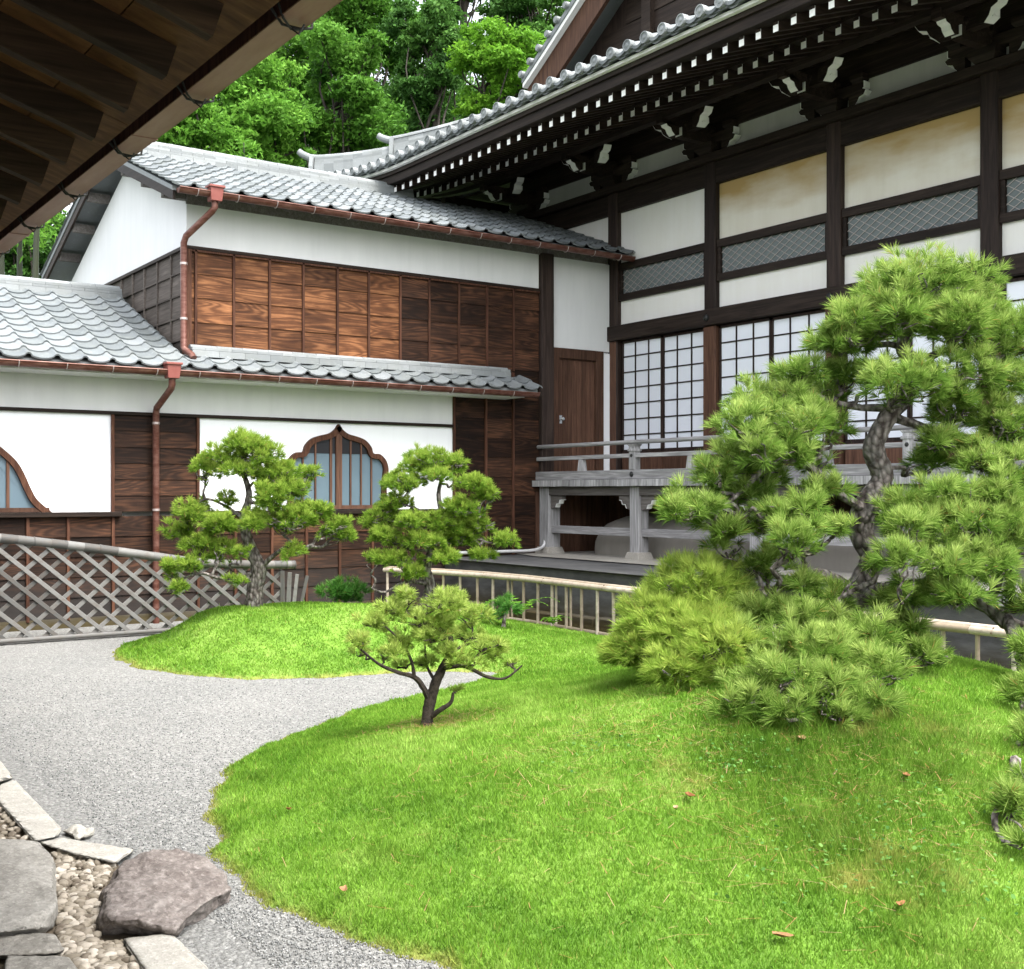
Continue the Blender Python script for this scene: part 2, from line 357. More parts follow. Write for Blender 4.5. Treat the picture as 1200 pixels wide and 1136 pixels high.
class MB:
    def __init__(s): s.v = []; s.f = []; s.r = []; s.m = []
    def add(s, vs, fs, mi=0, r=None):
        b = len(s.v); r = random.random() if r is None else r
        s.v += [tuple(v) for v in vs]; s.f += [tuple(b+i for i in f) for f in fs]
        s.r += [r]*len(fs); s.m += [mi]*len(fs)
    def box(s, x0, x1, y0, y1, z0, z1, mi=0, r=None):
        s.add([(x0, y0, z0), (x1, y0, z0), (x1, y1, z0), (x0, y1, z0), (x0, y0, z1), (x1, y0, z1), (x1, y1, z1), (x0, y1, z1)],
              [(0, 3, 2, 1), (4, 5, 6, 7), (0, 1, 5, 4), (1, 2, 6, 5), (2, 3, 7, 6), (3, 0, 4, 7)], mi, r)
    def hexa(s, p, mi=0, r=None):                 # 8 corners, bottom 4 then top 4
        s.add(p, [(0, 3, 2, 1), (4, 5, 6, 7), (0, 1, 5, 4), (1, 2, 6, 5), (2, 3, 7, 6), (3, 0, 4, 7)], mi, r)
    def bar(s, a, b, wx, wz, mi=0, r=None, up=(0, 0, 1), capmi=None):     # rectangular bar from a to b
        a, b = Vector(a), Vector(b); d = (b-a).normalized(); sd = d.cross(Vector(up)).normalized(); u = sd.cross(d)
        p = []
        for q in (a, b):
            for i, j in ((-1, -1), (1, -1), (1, 1), (-1, 1)): p.append(q + sd*i*wx/2 + u*j*wz/2)
        s.add(p, [(0, 1, 5, 4), (1, 2, 6, 5), (2, 3, 7, 6), (3, 0, 4, 7), (4, 5, 6, 7)], mi, r)
        s.add(p[:4], [(0, 3, 2, 1)], mi if capmi is None else capmi, r)
    def prism(s, pts, d, mi=0, r=None):           # pts: 3-D outline, d: extrusion vector
        n = len(pts); d = Vector(d); P = [Vector(p) for p in pts] + [Vector(p)+d for p in pts]
        s.add(P, [tuple(range(n-1, -1, -1)), tuple(range(n, 2*n))] + [(i, (i+1) % n, n+(i+1) % n, n+i) for i in range(n)], mi, r)
    def tube(s, path, rad, n=8, mi=0, r=None, wob=0.0, cap=True):
        path = [Vector(p) for p in path]; k = len(path)
        if not isinstance(rad, (list, tuple)): rad = [rad]*k
        d0 = (path[1]-path[0]).normalized(); ref = Vector((0, 0, 1)) if abs(d0.z) < .9 else Vector((1, 0, 0))
        u = d0.cross(ref).normalized(); vs = []
        for i, p in enumerate(path):
            d = (path[min(i+1, k-1)] - path[max(i-1, 0)]).normalized()
            u = (u - d*u.dot(d)).normalized(); v = d.cross(u)
            for j in range(n):
                a = 2*math.pi*j/n; q = rad[i]*(1+wob*(random.random()-.5))
                vs.append(p + u*math.cos(a)*q + v*math.sin(a)*q)
        fs = [(i*n+j, i*n+(j+1) % n, (i+1)*n+(j+1) % n, (i+1)*n+j) for i in range(k-1) for j in range(n)]
        if cap: fs += [tuple(range(n-1, -1, -1)), tuple(range((k-1)*n, k*n))]
        s.add(vs, fs, mi, r)
    def build(s, name, mats, parent=None, smooth=False, bevel=0, loc=None, seg=1):
        if isinstance(mats, str): mats = [mats]
        base = rootloc(parent) if parent is not None else (Vector(loc) if loc is not None else Vector((0, 0, 0)))
        me = bpy.data.meshes.new(name)
        me.from_pydata([(v[0]-base.x, v[1]-base.y, v[2]-base.z) for v in s.v], [], s.f)
        me.polygons.foreach_set('material_index', s.m)
        if smooth: me.polygons.foreach_set('use_smooth', [True]*len(s.f))
        me.update()
        a = me.attributes.new('rnd', 'FLOAT', 'FACE'); a.data.foreach_set('value', s.r)
        o = link_mesh(name, me, mats, parent, loc)
        if smooth:
            try: me.set_sharp_from_angle(angle=math.radians(40))
            except Exception: pass
        if bevel:
            b = o.modifiers.new('bevel', 'BEVEL'); b.width = bevel; b.segments = seg; b.limit_method = 'ANGLE'
        return o
def structure(o): o['kind'] = 'structure'; return o
def onebox(name, mat, parent, *a, bevel=0):
    b = MB(); b.box(*a); return b.build(name, mat, parent, bevel=bevel)
def smoothpath(pts, n=6):
    P = [Vector(p) for p in pts]; out = []
    for i in range(len(P)-1):
        p0, p1, p2, p3 = P[max(i-1, 0)], P[i], P[i+1], P[min(i+2, len(P)-1)]
        for k in range(n):
            t = k/n
            out.append(.5*((2*p1)+(-p0+p2)*t+(2*p0-5*p1+4*p2-p3)*t*t+(-p0+3*p1-3*p2+p3)*t**3))
    out.append(P[-1]); return out
def lerps(a, n):
    xs = np.linspace(0, len(a)-1, n); return [float(np.interp(x, range(len(a)), a)) for x in xs]

# ------------------------------------------------------------------ roof helpers
def roof_tiles(mb, O, A, U, nA, nU, tw=.27, ex=.235, keep=None, lift=.018):
    """overlapping S-shaped clay tiles: O lower corner, A along the eave, U up the slope"""
    O, A, U = Vector(O), Vector(A).normalized(), Vector(U).normalized(); Nn = A.cross(U)
    if Nn.z < 0: Nn = -Nn
    prof = []
    for t in (0, .12, .25, .38, .51, .64, .75, .80, .86, .93, 1.0):
        h = -.016*math.sin(math.pi*t/.76)**.7 if 0 < t < .755 else (.022*math.sin(math.pi*(t-.755)/.245)**.8 if .755 < t < .999 else 0)
        prof.append((t, h))
    for j in range(nU):
        for i in range(nA):
            if keep and not keep(i, j): continue
            jit = random.uniform(-.004, .004); r = random.random()
            base = O + A*(i*tw) + U*(j*ex); vs = []
            for t, h in prof:                       # lower edge top / lower edge underside / upper edge
                bow = .034*math.sin(math.pi*t/.76)**.8 if 0 < t < .755 else (-.014*math.sin(math.pi*(t-.755)/.245) if .755 < t < .999 else 0)
                p = base + A*(t*(tw+.012)) - U*(.02+jit+bow)
                vs.append(p + Nn*(h+lift+.012)); vs.append(p + Nn*(h+lift-.005)); vs.append(base + A*(t*(tw+.012)) + U*(ex+.01) + Nn*(h+.009))
            fs = []
            for k in range(10):
                a = 3*k; b = a+3
                fs += [(a, b, b+2, a+2), (a+1, b+1, b, a)]
            mb.add(vs, fs, 0, r)
def ridge_stack(mb, a, b, w=.26, layers=3, th=.032, cap=.055, seg=.30, base_drop=.04, taper=.02):
    a, b = Vector(a), Vector(b); L = (b-a).length; d = (b-a)/L; n = max(1, round(L/seg)); sd = d.cross(Vector((0, 0, 1))).normalized(); up = sd.cross(d)
    for l in range(layers):
        ww = w - l*taper; z0 = -base_drop if l == 0 else l*th
        ed = [k/n for k in range(n+1)] if l % 2 == 0 or n == 1 else [0]+[(k+.5)/n for k in range(n)]+[1]
        for k in range(len(ed)-1):
            p = a + d*(L*ed[k]); q = a + d*(L*ed[k+1]-.003)
            if (q-p).length < .01: continue
            mb.bar(p + up*((z0+(l+1)*th-.004)/2), q + up*((z0+(l+1)*th-.004)/2), ww, (l+1)*th-.004-z0, 0)
    top = layers*th
    for k in range(n):
        p = a + d*(L*k/n); q = a + d*(L*(k+1)/n-.003); vs = []; m_ = 7
        for e in (p, q):
            for j in range(m_):
                an = math.pi*j/(m_-1); vs.append(e + sd*math.cos(an)*cap*1.25*(1.0 if e is p else .96) + up*(top + math.sin(an)*cap*(1.0 if e is p else .94)))
        mb.add(vs, [(j, j+1, m_+j+1, m_+j) for j in range(m_-1)] + [tuple(range(m_-1, -1, -1)), tuple(range(m_, 2*m_))], 0)
def gutter(parent, a, b, r=.055, clip=.45, clipmat='clip'):
    a, b = Vector(a), Vector(b); d = (b-a).normalized(); sd = d.cross(Vector((0, 0, 1))).normalized(); L = (b-a).length
    g = MB(); n = max(1, int(L/1.8)); m_ = 9
    for k in range(n):
        p, q = a + d*(L*k/n), a + d*(L*(k+1)/n + (.02 if k < n-1 else 0)); vs = []; rr = r*(1+.02*(k % 2))
        for e in (p, q):
            for rad in (rr, rr-.006):
                for j in range(m_):
                    an = math.pi + math.pi*j/(m_-1); vs.append(e + sd*math.cos(an)*rad + Vector((0, 0, math.sin(an)*rad)))
        fs = []
        for j in range(m_-1):
            fs += [(j, j+1, 2*m_+j+1, 2*m_+j), (m_+j+1, m_+j, 3*m_+j, 3*m_+j+1), (j+1, j, m_+j, m_+j+1), (2*m_+j, 2*m_+j+1, 3*m_+j+1, 3*m_+j)]
        for s_ in (0, m_-1): fs.append((s_, m_+s_, 3*m_+s_, 2*m_+s_))
        g.add(vs, fs, 0)
        for e in ((q,) if k < n-1 else ()):
            g.bar(e - d*.03 + Vector((0, 0, .0)), e + d*.03, 2*r+.012, .012, 0)
        g.tube([p + sd*rr, q + sd*rr], .008, 6, 0); g.tube([p - sd*rr, q - sd*rr], .008, 6, 0)
    for e, s_ in ((a, 1), (b, -1)):
        vs = [e + sd*math.cos(math.pi+math.pi*j/8)*(r+.003) + Vector((0, 0, math.sin(math.pi+math.pi*j/8)*(r+.003))) for j in range(9)]
        g.prism(vs, d*s_*.012, 0)
    o = g.build('gutter', 'copper', parent, smooth=True)
    k = .2
    while k < L:
        p = a + d*k; c = MB()
        c.tube([p + sd*math.cos(math.pi+math.pi*j/8)*(r+.007) + Vector((0, 0, math.sin(math.pi+math.pi*j/8)*(r+.007))) for j in range(9)], .005, 5, 0)
        c.build('gutter_clip', clipmat, o); k += clip
    return o
def clip_bars(mb, us, ue, inside, slope, pitch, width, thick, to3, mi=0, jit=0.0, vmax=3.0, bow=0.0):
    """diagonal bars v = slope*(u-u0) kept where inside(u,v)"""
    u0 = us - vmax/abs(slope) - 1
    while u0 < ue + vmax/abs(slope) + 1:
        j1, j2 = random.uniform(-jit, jit), random.uniform(-jit, jit)*.3
        ts = np.linspace(0, vmax, 400); ok = [t for t in ts if inside(u0+j1+t/(slope+j2), t)]
        if len(ok) > 3:
            f = lambda t: (u0+j1+t/(slope+j2), t)
            a, b = f(ok[0]), f(ok[-1])
            p, q = Vector(to3(*a)), Vector(to3(*b))
            mb.bar(p, q, thick, width, mi, up=(Vector(to3(b[0], b[1]))-Vector(to3(a[0], a[1]))).cross(Vector(to3(0, 0, 1))-Vector(to3(0, 0, 0))))
        u0 += pitch

# ------------------------------------------------------------------ the temple wing (white plaster and cedar), wall plane x = 0
WING = thing('temple_wing', 'two-storey white plaster and brown cedar board building with grey tiled roofs at left', 'building', (-2, 4, 0))
YC = 4.52                                     # corner of the upper storey
b = MB(); b.box(-4.5, -.16, -2.5, 10.64, .0, 2.60); b.build('lower_wall_core', 'white_band', WING)
b = MB()
pz = 5.62
b.prism([(-4.9, YC+.03, 2.4), (-.13, YC+.03, 2.4), (-.13, YC+.03, 4.62), (-2.2, YC+.03, 5.42), (-4.9, YC+.03, 4.36)], (0, 10.64-YC-.03, 0)); b.build('upper_wall_core', 'white_band', WING)
onebox('foundation', 'wetstone', WING, -.16, .02, -2.5, 9.2, -.1, .10)
# plaster bands
onebox('upper_plaster_band', 'white_band', WING, -.13, .0, YC+.003, 9.33, 4.12, 4.60)
onebox('lower_plaster_band', 'white_band', WING, -.16, .0, -2.5, 7.985, 2.265, 2.62)
onebox('corner_plaster_panel', 'white', WING, -.13, .0, 9.53, 10.55, 3.36, 4.58)
onebox('plaster_panel', 'white_bright', WING, -.16, -.012, -2.5, 3.72, 1.20, 2.235)
onebox('plaster_panel', 'white_bright', WING, -.16, -.012, 4.645, 7.985, 1.20, 2.235)
onebox('lower_band_trim', 'dark_y', WING, -.01, .035, -2.5, 8.03, 2.232, 2.268, bevel=.004)
onebox('upper_band_trim', 'dark_y', WING, -.01, .035, YC-.02, 9.34, 4.085, 4.122, bevel=.004)
onebox('sill', 'dark_y', WING, -.02, .075, -2.5, 3.80, 1.150, 1.202, bevel=.006)
onebox('sill', 'dark_y', WING, -.02, .075, 4.60, 8.05, 1.150, 1.202, bevel=.006)
# gable side wall (faces -y)
b = MB(); yy = YC
b.prism([(-4.6, yy, 4.12), (-.001, yy, 4.12), (-.001, yy, 4.60), (-2.2, yy, 5.44), (-4.7, yy, 4.42)], (0, .05, 0))
b.build('gable_plaster', 'white', WING)
onebox('gable_trim', 'dark_x', WING, -4.6, .02, YC-.035, YC+.0, 4.085, 4.122)
def planks(name, mat, parent, u0, u1, z0, z1, h, to3, depth=.018, seglen=None, seed=1):
    random.seed(seed); b = MB(); n = max(1, round((z1-z0)/h)); hh = (z1-z0)/n
    segs = [(u0, u1)] if not seglen else [(seglen[i], seglen[i+1]) for i in range(len(seglen)-1)]
    for a, c in segs:
        for k in range(n):
            za, zb = z0+k*hh, z0+(k+1)*hh; r = random.random(); e = .0015; o = random.uniform(-.002, .002)
            p = [to3(a+e, za+.001, 0), to3(c-e, za+.001, 0), to3(c-e, za+.001, depth+o), to3(a+e, za+.001, depth+o),
                 to3(a+e, zb+.006, 0), to3(c-e, zb+.006, 0), to3(c-e, zb+.006, depth*.35), to3(a+e, zb+.006, depth*.35)]
            b.hexa(p, 0, r)
    return b.build(name, mat, parent)
front = lambda u, z, d: (.0+d-.01, u, z)
side = lambda u, z, d: (u, YC+.01-d, z)
ub = [10.66-t for t in (6.14, 6.04, 5.60, 5.17, 4.75, 4.31, 3.89, 3.455, 3.04, 2.60, 2.17, 1.75, 1.33)]
planks('upper_board_siding', 'cedar', WING, ub[0], ub[7], 3.02, 4.09, .268, front, seglen=ub[:8], seed=3)
planks('upper_board_siding', 'charred', WING, ub[7], ub[-1], 3.02, 4.09, .268, front, seglen=ub[7:], seed=4)
b = MB()
for u in ub[1:-1]: b.box(.004, .030, u-.014, u+.014, 3.0, 4.086)
b.box(.0, .034, YC-.01, YC+.05, 2.9, 4.086)
b.box(.006, .030, YC, 9.33, 4.06, 4.084); b.build('upper_battens', 'batten', WING, bevel=.003)
# lower boards
lb = [8.0, 8.47, 8.90, 9.33]
planks('lower_board_siding', 'charred', WING, 7.985, 9.33, .10, 2.62, .262, front, seglen=lb, seed=8)
planks('lower_board_siding', 'charred', WING, 7.985, 9.33, 2.62, 3.02, .20, front, seglen=lb, seed=9)
planks('lower_board_siding', 'charred', WING, 3.72, 4.645, 1.20, 2.235, .172, front, seed=11)
dd = [-2.5, -1.6, -.9, -.25, .4, 1.05, 1.7, 2.30, 2.86, 3.26, 3.72, 4.645, 5.08, 5.52, 5.95, 6.38, 6.82, 7.25, 7.62, 7.985]
planks('dado_board_siding', 'charred', WING, dd[0], dd[-1], .10, 1.15, .210, front, seglen=dd, seed=12)
b = MB()
for u in dd[1:-1]: b.box(.004, .032, u-.016, u+.016, .08, 1.15)
for u in (3.715, 4.645): b.box(.004, .036, u-.016, u+.016, 1.15, 2.23)
for u in lb[1:-1]: b.box(.004, .034, u-.016, u+.016, .08, 2.98)
b.box(.004, .036, 7.97, 8.0, .08, 3.0); b.box(.0, .04, 4.16, 4.19, .08, 1.15)
b.build('lower_battens', 'batten', WING, bevel=.003)
# side boards of the upper storey
sb = [-4.6, -4.1, -3.6, -3.2, -2.75, -2.3, -1.85, -1.4, -.93, -.46, -.06]
planks('gable_board_siding', 'cedar_grey', WING, sb[0], sb[-1], 2.6, 4.09, .25, side, seglen=sb, seed=5)
b = MB()
for u in sb[1:]: b.box(u-.014, u+.014, YC-.022, YC, 2.6, 4.086)
for z in (2.85, 3.1, 3.35, 3.6, 3.85): b.box(-4.6, -.03, YC-.016, YC-.002, z-.009, z+.009)
b.build('gable_battens', 'cedar_grey', WING)
onebox('corner_post', 'batten', WING, -.07, .024, YC-.024, YC-.001, 2.7, 4.09)
onebox('post', 'dark_z', WING, -.12, .06, 9.34, 9.545, .70, 4.60, bevel=.008)
onebox('post', 'dark_z', WING, -.12, .05, 9.33, 9.50, .10, .70)
# door with its frame beside the post
d = MB(); d.box(-.10, -.02, 9.66, 10.30, 1.60, 3.22)
dr = d.build('door', 'brown_z', WING)
b = MB()
for k in range(8): b.box(-.022, -.008, 9.665+k*.079, 9.665+(k+1)*.079-.004, 1.64, 3.20)
b.build('door_boards', 'brown_z', dr, bevel=.002)
kn = MB(); kn.tube([(-.01, 9.70, 2.40), (.02, 9.70, 2.40), (.03, 9.70, 2.40), (.055, 9.70, 2.40), (.06, 9.70, 2.40)], [.012, .012, .024, .026, .012], 12); kn.box(-.01, -.002, 9.675, 9.725, 2.34, 2.45)
kn.build('knob', 'steel', dr, smooth=True)
b = MB(); b.box(-.1, .03, 9.545, 9.66, 1.58, 3.36); b.box(-.1, .03, 10.30, 10.43, 1.58, 3.36); b.box(-.1, .034, 9.66, 10.30, 3.22, 3.36)
b.build('door_frame', 'brown_z', WING, bevel=.006)
onebox('door_side_plaster', 'white_bright', WING, -.12, -.0, 10.43, 10.56, 1.58, 3.34)
# katomado windows
def katomado(center, prof, zb, bars, postw):
    L_ = [(center-u, z) for u, z in reversed(prof)] + [(center+u, z) for u, z in prof[1:]]
    Lp = smoothpath([(0, u, z) for u, z in L_], 4)
    wroot = MB(); th = .062; inner = []
    for i, p in enumerate(Lp):
        a, c = Lp[max(0, i-1)], Lp[min(len(Lp)-1, i+1)]; t = (c-a).normalized(); nn = Vector((0, t.z, -t.y))
        if i in (0, len(Lp)-1): nn = Vector((0, 1 if i == 0 else -1, 0))
        inner.append(p + nn*th)
    n = len(Lp); vs = []
    for x in (-.01, .05):
        vs += [(x, p.y, p.z) for p in Lp] + [(x, p.y, p.z) for p in inner]
    fs = []
    for i in range(n-1):
        fs += [(2*n+i, 2*n+i+1, 3*n+i+1, 3*n+i), (i, 2*n+i, 2*n+i+1, i+1), (n+i, n+i+1, 3*n+i+1, 3*n+i)]
    wroot.add(vs, fs, 0, .6)
    fr = wroot.build('window', 'batten', WING, smooth=True)
    pts = [(.002, p.y, p.z) for p in inner]
    pn = MB(); pn.prism(pts, (.008, 0, 0)); pn.build('pane', 'bluepane', fr)
    dk = MB(); zt = 1.86
    tp = [(.012, p.y, p.z) for p in inner if p.z > zt]
    if len(tp) > 2: dk.prism(tp, (.004, 0, 0)); dk.build('dark_upper_pane', 'darkpane', fr)
    mb = MB()
    def topz(y):
        best = zb
        for i in range(n-1):
            a, c = inner[i], inner[i+1]
            if min(a.y, c.y) <= y <= max(a.y, c.y): best = max(best, a.z if abs(c.y-a.y) < 1e-6 else a.z+(c.z-a.z)*(y-a.y)/(c.y-a.y))
        return best
    for u, wd in bars: mb.box(.012, .032 if wd < .04 else .044, center+u-wd/2, center+u+wd/2, zb, topz(center+u)+.02, 0, .9)
    mb.box(.012, .04, L_[0][0]+.02, L_[-1][0]-.02, zb-.0, zb+.045); mb.build('muntins', 'brown_z', fr)
    return fr
katomado(6.36, [(0, 2.215), (.04, 2.16), (.12, 2.105), (.24, 2.075), (.35, 2.035), (.43, 1.955), (.46, 1.88), (.55, 1.87), (.63, 1.80), (.665, 1.70), (.655, 1.61), (.64, 1.45), (.645, 1.21)], 1.21,
         [(0, .075), (-.10, .03), (-.30, .02), (-.46, .02), (.16, .02), (.30, .02), (.44, .02)], .07)
katomado(2.29, [(0, 2.16), (.04, 2.07), (.14, 1.98), (.26, 1.90), (.36, 1.82), (.46, 1.72), (.53, 1.60), (.59, 1.46), (.66, 1.33), (.80, 1.205)], 1.205,
         [(0, .07), (-.2, .02), (-.4, .02), (.2, .02), (.38, .03)], .07)
# lower roof: wide part at left, narrow pent part below the upper storey
SL = .42; XE, ZE = .50, 2.735
U_ = Vector((-1, 0, SL)).normalized()
rf = MB(); random.seed(21)
nl = int((4.40+2.5)/.27)
roof_tiles(rf, (XE, 4.40-nl*.27, ZE), (0, 1, 0), U_, nl, 12)
rt = rf.build('lower_roof', 'tile', WING, smooth=True)
b = MB(); b.prism([(XE-.02, -2.5, ZE-.012), (-2.06, -2.5, ZE-.012+SL*2.54), (-4.4, -2.5, ZE-.1+SL*.2), (-4.4, -2.5, ZE-.16+SL*.2), (-2.06, -2.5, ZE-.07+SL*2.54), (XE-.02, -2.5, ZE-.06)], (0, 4.40+2.5, 0)); b.build('roof_deck', 'tile_edge', rt)
pf = MB(); n2 = int(round((8.86-4.40)/.27))
roof_tiles(pf, (XE, 4.40, ZE), (0, 1, 0), U_, n2, 2, keep=None)
pt = pf.build('pent_roof', 'tile', WING, smooth=True)
b = MB(); b.prism([(XE-.02, 4.40, ZE-.012), (.0, 4.40, ZE-.012+SL*.48), (.0, 4.40, ZE-.07+SL*.48), (XE-.02, 4.40, ZE-.06)], (0, n2*.27, 0)); b.build('roof_deck', 'tile_edge', pt)
b = MB(); b.box(-.0, XE-.06, -2.5, 8.78, ZE-.115, ZE-.075)
b.build('eave_soffit', 'white_band', WING)
b = MB(); b.prism([(XE-.06, 4.40+n2*.27-.03, ZE-.10), (XE+.03, 4.40+n2*.27-.03, ZE-.10), (XE+.03, 4.40+n2*.27-.03, ZE+.01), (.0, 4.40+n2*.27-.03, ZE+.01+SL*.5), (.0, 4.40+n2*.27-.03, ZE-.12+SL*.5)], (0, .035, 0)); b.build('verge_board', 'dark_x', pt)
b = MB(); ridge_stack(b, (.10, 4.52, ZE+SL*.46), (.10, 4.40+n2*.27-.25, ZE+SL*.46), w=.20, layers=2, th=.034, cap=.030); b.build('ridge_cap', 'tile_edge', pt, smooth=False)
b = MB(); ridge_stack(b, (-2.12, -2.5, ZE+SL*2.56), (-2.12, 4.42, ZE+SL*2.56), w=.30, layers=3, th=.036, cap=.05); b.build('ridge_cap', 'tile_edge', rt)
# upper roof
SU = .385; XU, ZU = .43, 4.665; run = 2.63
UU = Vector((-1, 0, SU)).normalized(); nu = 12; nA = int(round((10.62-4.20)/.27)); nA = 23
uf = MB(); random.seed(22)
roof_tiles(uf, (XU, 4.20, ZU), (0, 1, 0), UU, nA+1, nu, tw=.2675)
ur = uf.build('upper_roof', 'tile', WING, smooth=True)
XR = XU-run; ZR = ZU+SU*run
b = MB(); y1 = 10.62
b.prism([(XU-.02, 4.22, ZU-.012), (XR, 4.22, ZR-.012), (XR, 4.22, ZR-.07), (XU-.02, 4.22, ZU-.06)], (0, y1-4.22, 0))
b.prism([(XR, 4.22, ZR-.012), (XR-2.95, 4.22, ZR-SU*2.95-.012), (XR-2.95, 4.22, ZR-SU*2.95-.07), (XR, 4.22, ZR-.07)], (0, y1-4.22, 0)); b.build('roof_deck', 'tile_edge', ur)
bk = MB(); roof_tiles(bk, (XR-2.95, 4.20, ZR-SU*2.95), (0, 1, 0), Vector((1, 0, SU)), nA+1, 13, tw=.2675); bk.build('back_slope_tiles', 'tile', ur, smooth=True)
b = MB(); ridge_stack(b, (XR, 4.16, ZR-.005), (XR, y1-2.0, ZR-.02), w=.28, layers=4, th=.034, cap=.06); b.build('ridge_cap', 'tile_edge', ur)
b = MB()                                       # rake: barge boards, purlin ends
for sx, x_end in ((1, XU-.03), (-1, XR-2.9)):
    b.prism([(XR, 4.23, ZR-.07), (x_end, 4.23, ZR-.07-SU*abs(x_end-XR)), (x_end, 4.23, ZR-.17-SU*abs(x_end-XR)), (XR, 4.23, ZR-.18)], (0, .03, 0))
b.build('barge_board', 'dark_x', ur)
b = MB()
for x in (-.05, -.75, -1.5, -2.2, -2.95, -3.65, -4.35):
    z = ZR-.20-SU*abs(x-XR); onebox('purlin_end', 'greydark_x', ur, x-.045, x+.045, 4.27, YC+.02, z-.02, z+.09)
b = MB()
for k in range(14):                            # rafters under the front eave
    y = 4.75+k*.43; b.bar((XU-.06, y, ZU-.085), (-.05, y, ZU-.085+SU*.42), .05, .05)
b.box(-.02, .02, YC, 10.5, 4.58, 4.70); b.build('eave_rafters', 'greydark_x', ur)
gutter(WING, (XU+.055, 4.26, ZU-.045), (XU+.055, 10.56, ZU-.065))
gutter(WING, (XE+.055, -2.5, ZE-.045), (XE+.055, 8.90, ZE-.065))
def leaderbox(o, y, x, z, s=.075):
    c = MB(); c.hexa([(x-s*.8, y-s*.8, z-.12), (x+s*.8, y-s*.8, z-.12), (x+s*.8, y+s*.8, z-.12), (x-s*.8, y+s*.8, z-.12), (x-s, y-s, z+.03), (x+s, y-s, z+.03), (x+s, y+s, z+.03), (x-s, y+s, z+.03)])
    c.box(x-s-.012, x+s+.012, y-s-.012, y+s+.012, z+.02, z+.045); return c.build('leader_box', 'redbox', o, bevel=.004)
def downspout(path, boxpos, bands):
    p = MB(); p.tube(path, .036, 14, 0)
    o = p.build('downspout', 'copper', WING, smooth=True)
    leaderbox(o, *boxpos)
    q = MB()
    for x, y, z in bands: q.tube([(x, y, z-.012), (x, y, z+.012)], .040, 14)
    q.build('pipe_straps', 'clip', o); return o
downspout([(XU+.055, 4.66, ZU-.13), (XU+.055, 4.66, ZU-.20), (XU+.03, 4.64, ZU-.24), (.13, 4.47, ZU-.47), (.10, 4.455, ZU-.54), (.10, 4.455, 3.00), (.12, 4.46, 2.96), (.22, 4.50, 2.90), (.26, 4.51, 2.86)],
          (4.66, XU+.055, ZU-.02), [(.10, 4.455, 3.9), (.10, 4.455, 3.3)])
downspout([(XE+.055, 4.17, ZE-.13), (XE+.055, 4.17, ZE-.20), (XE+.03, 4.17, ZE-.24), (.13, 4.15, ZE-.42), (.10, 4.15, ZE-.48), (.10, 4.15, .0)],
          (4.17, XE+.055, ZE-.02), [(.10, 4.15, 2.15), (.10, 4.15, 1.22), (.10, 4.15, .5)])

# ------------------------------------------------------------------ the main hall, wall plane y = 10.66, facing -y
HALL = thing('temple_hall', 'large dark timber temple hall with cream panels, white-tipped rafters and tiled eaves', 'building', (3.9, 12, 0))
YH = 10.66
cols = [-1.95, .05, 1.95, 3.90, 5.83, 7.78, 9.73]
onebox('hall_wall_core', 'dark_x', HALL, -1.95, 9.73, YH+.06, YH+9, .9, 6.4)
for x in cols[0:]:
    onebox('column', 'dark_z' , HALL, x-.10, x+.10, YH-.10, YH+.10, 3.45 if x > .1 else 1.0, 5.66, bevel=.012)
for x in cols[2:]:
    onebox('column', 'brown_z', HALL, x-.11, x+.11, YH-.11, YH+.09, 1.0, 3.50, bevel=.012)
onebox('column', 'brown_z', HALL, .0, .13, YH-.11, YH+.09, 1.0, 3.50, bevel=.01)
def bays(): 
    for i in range(1, len(cols)-1): yield i, cols[i]+.10, cols[i+1]-.10
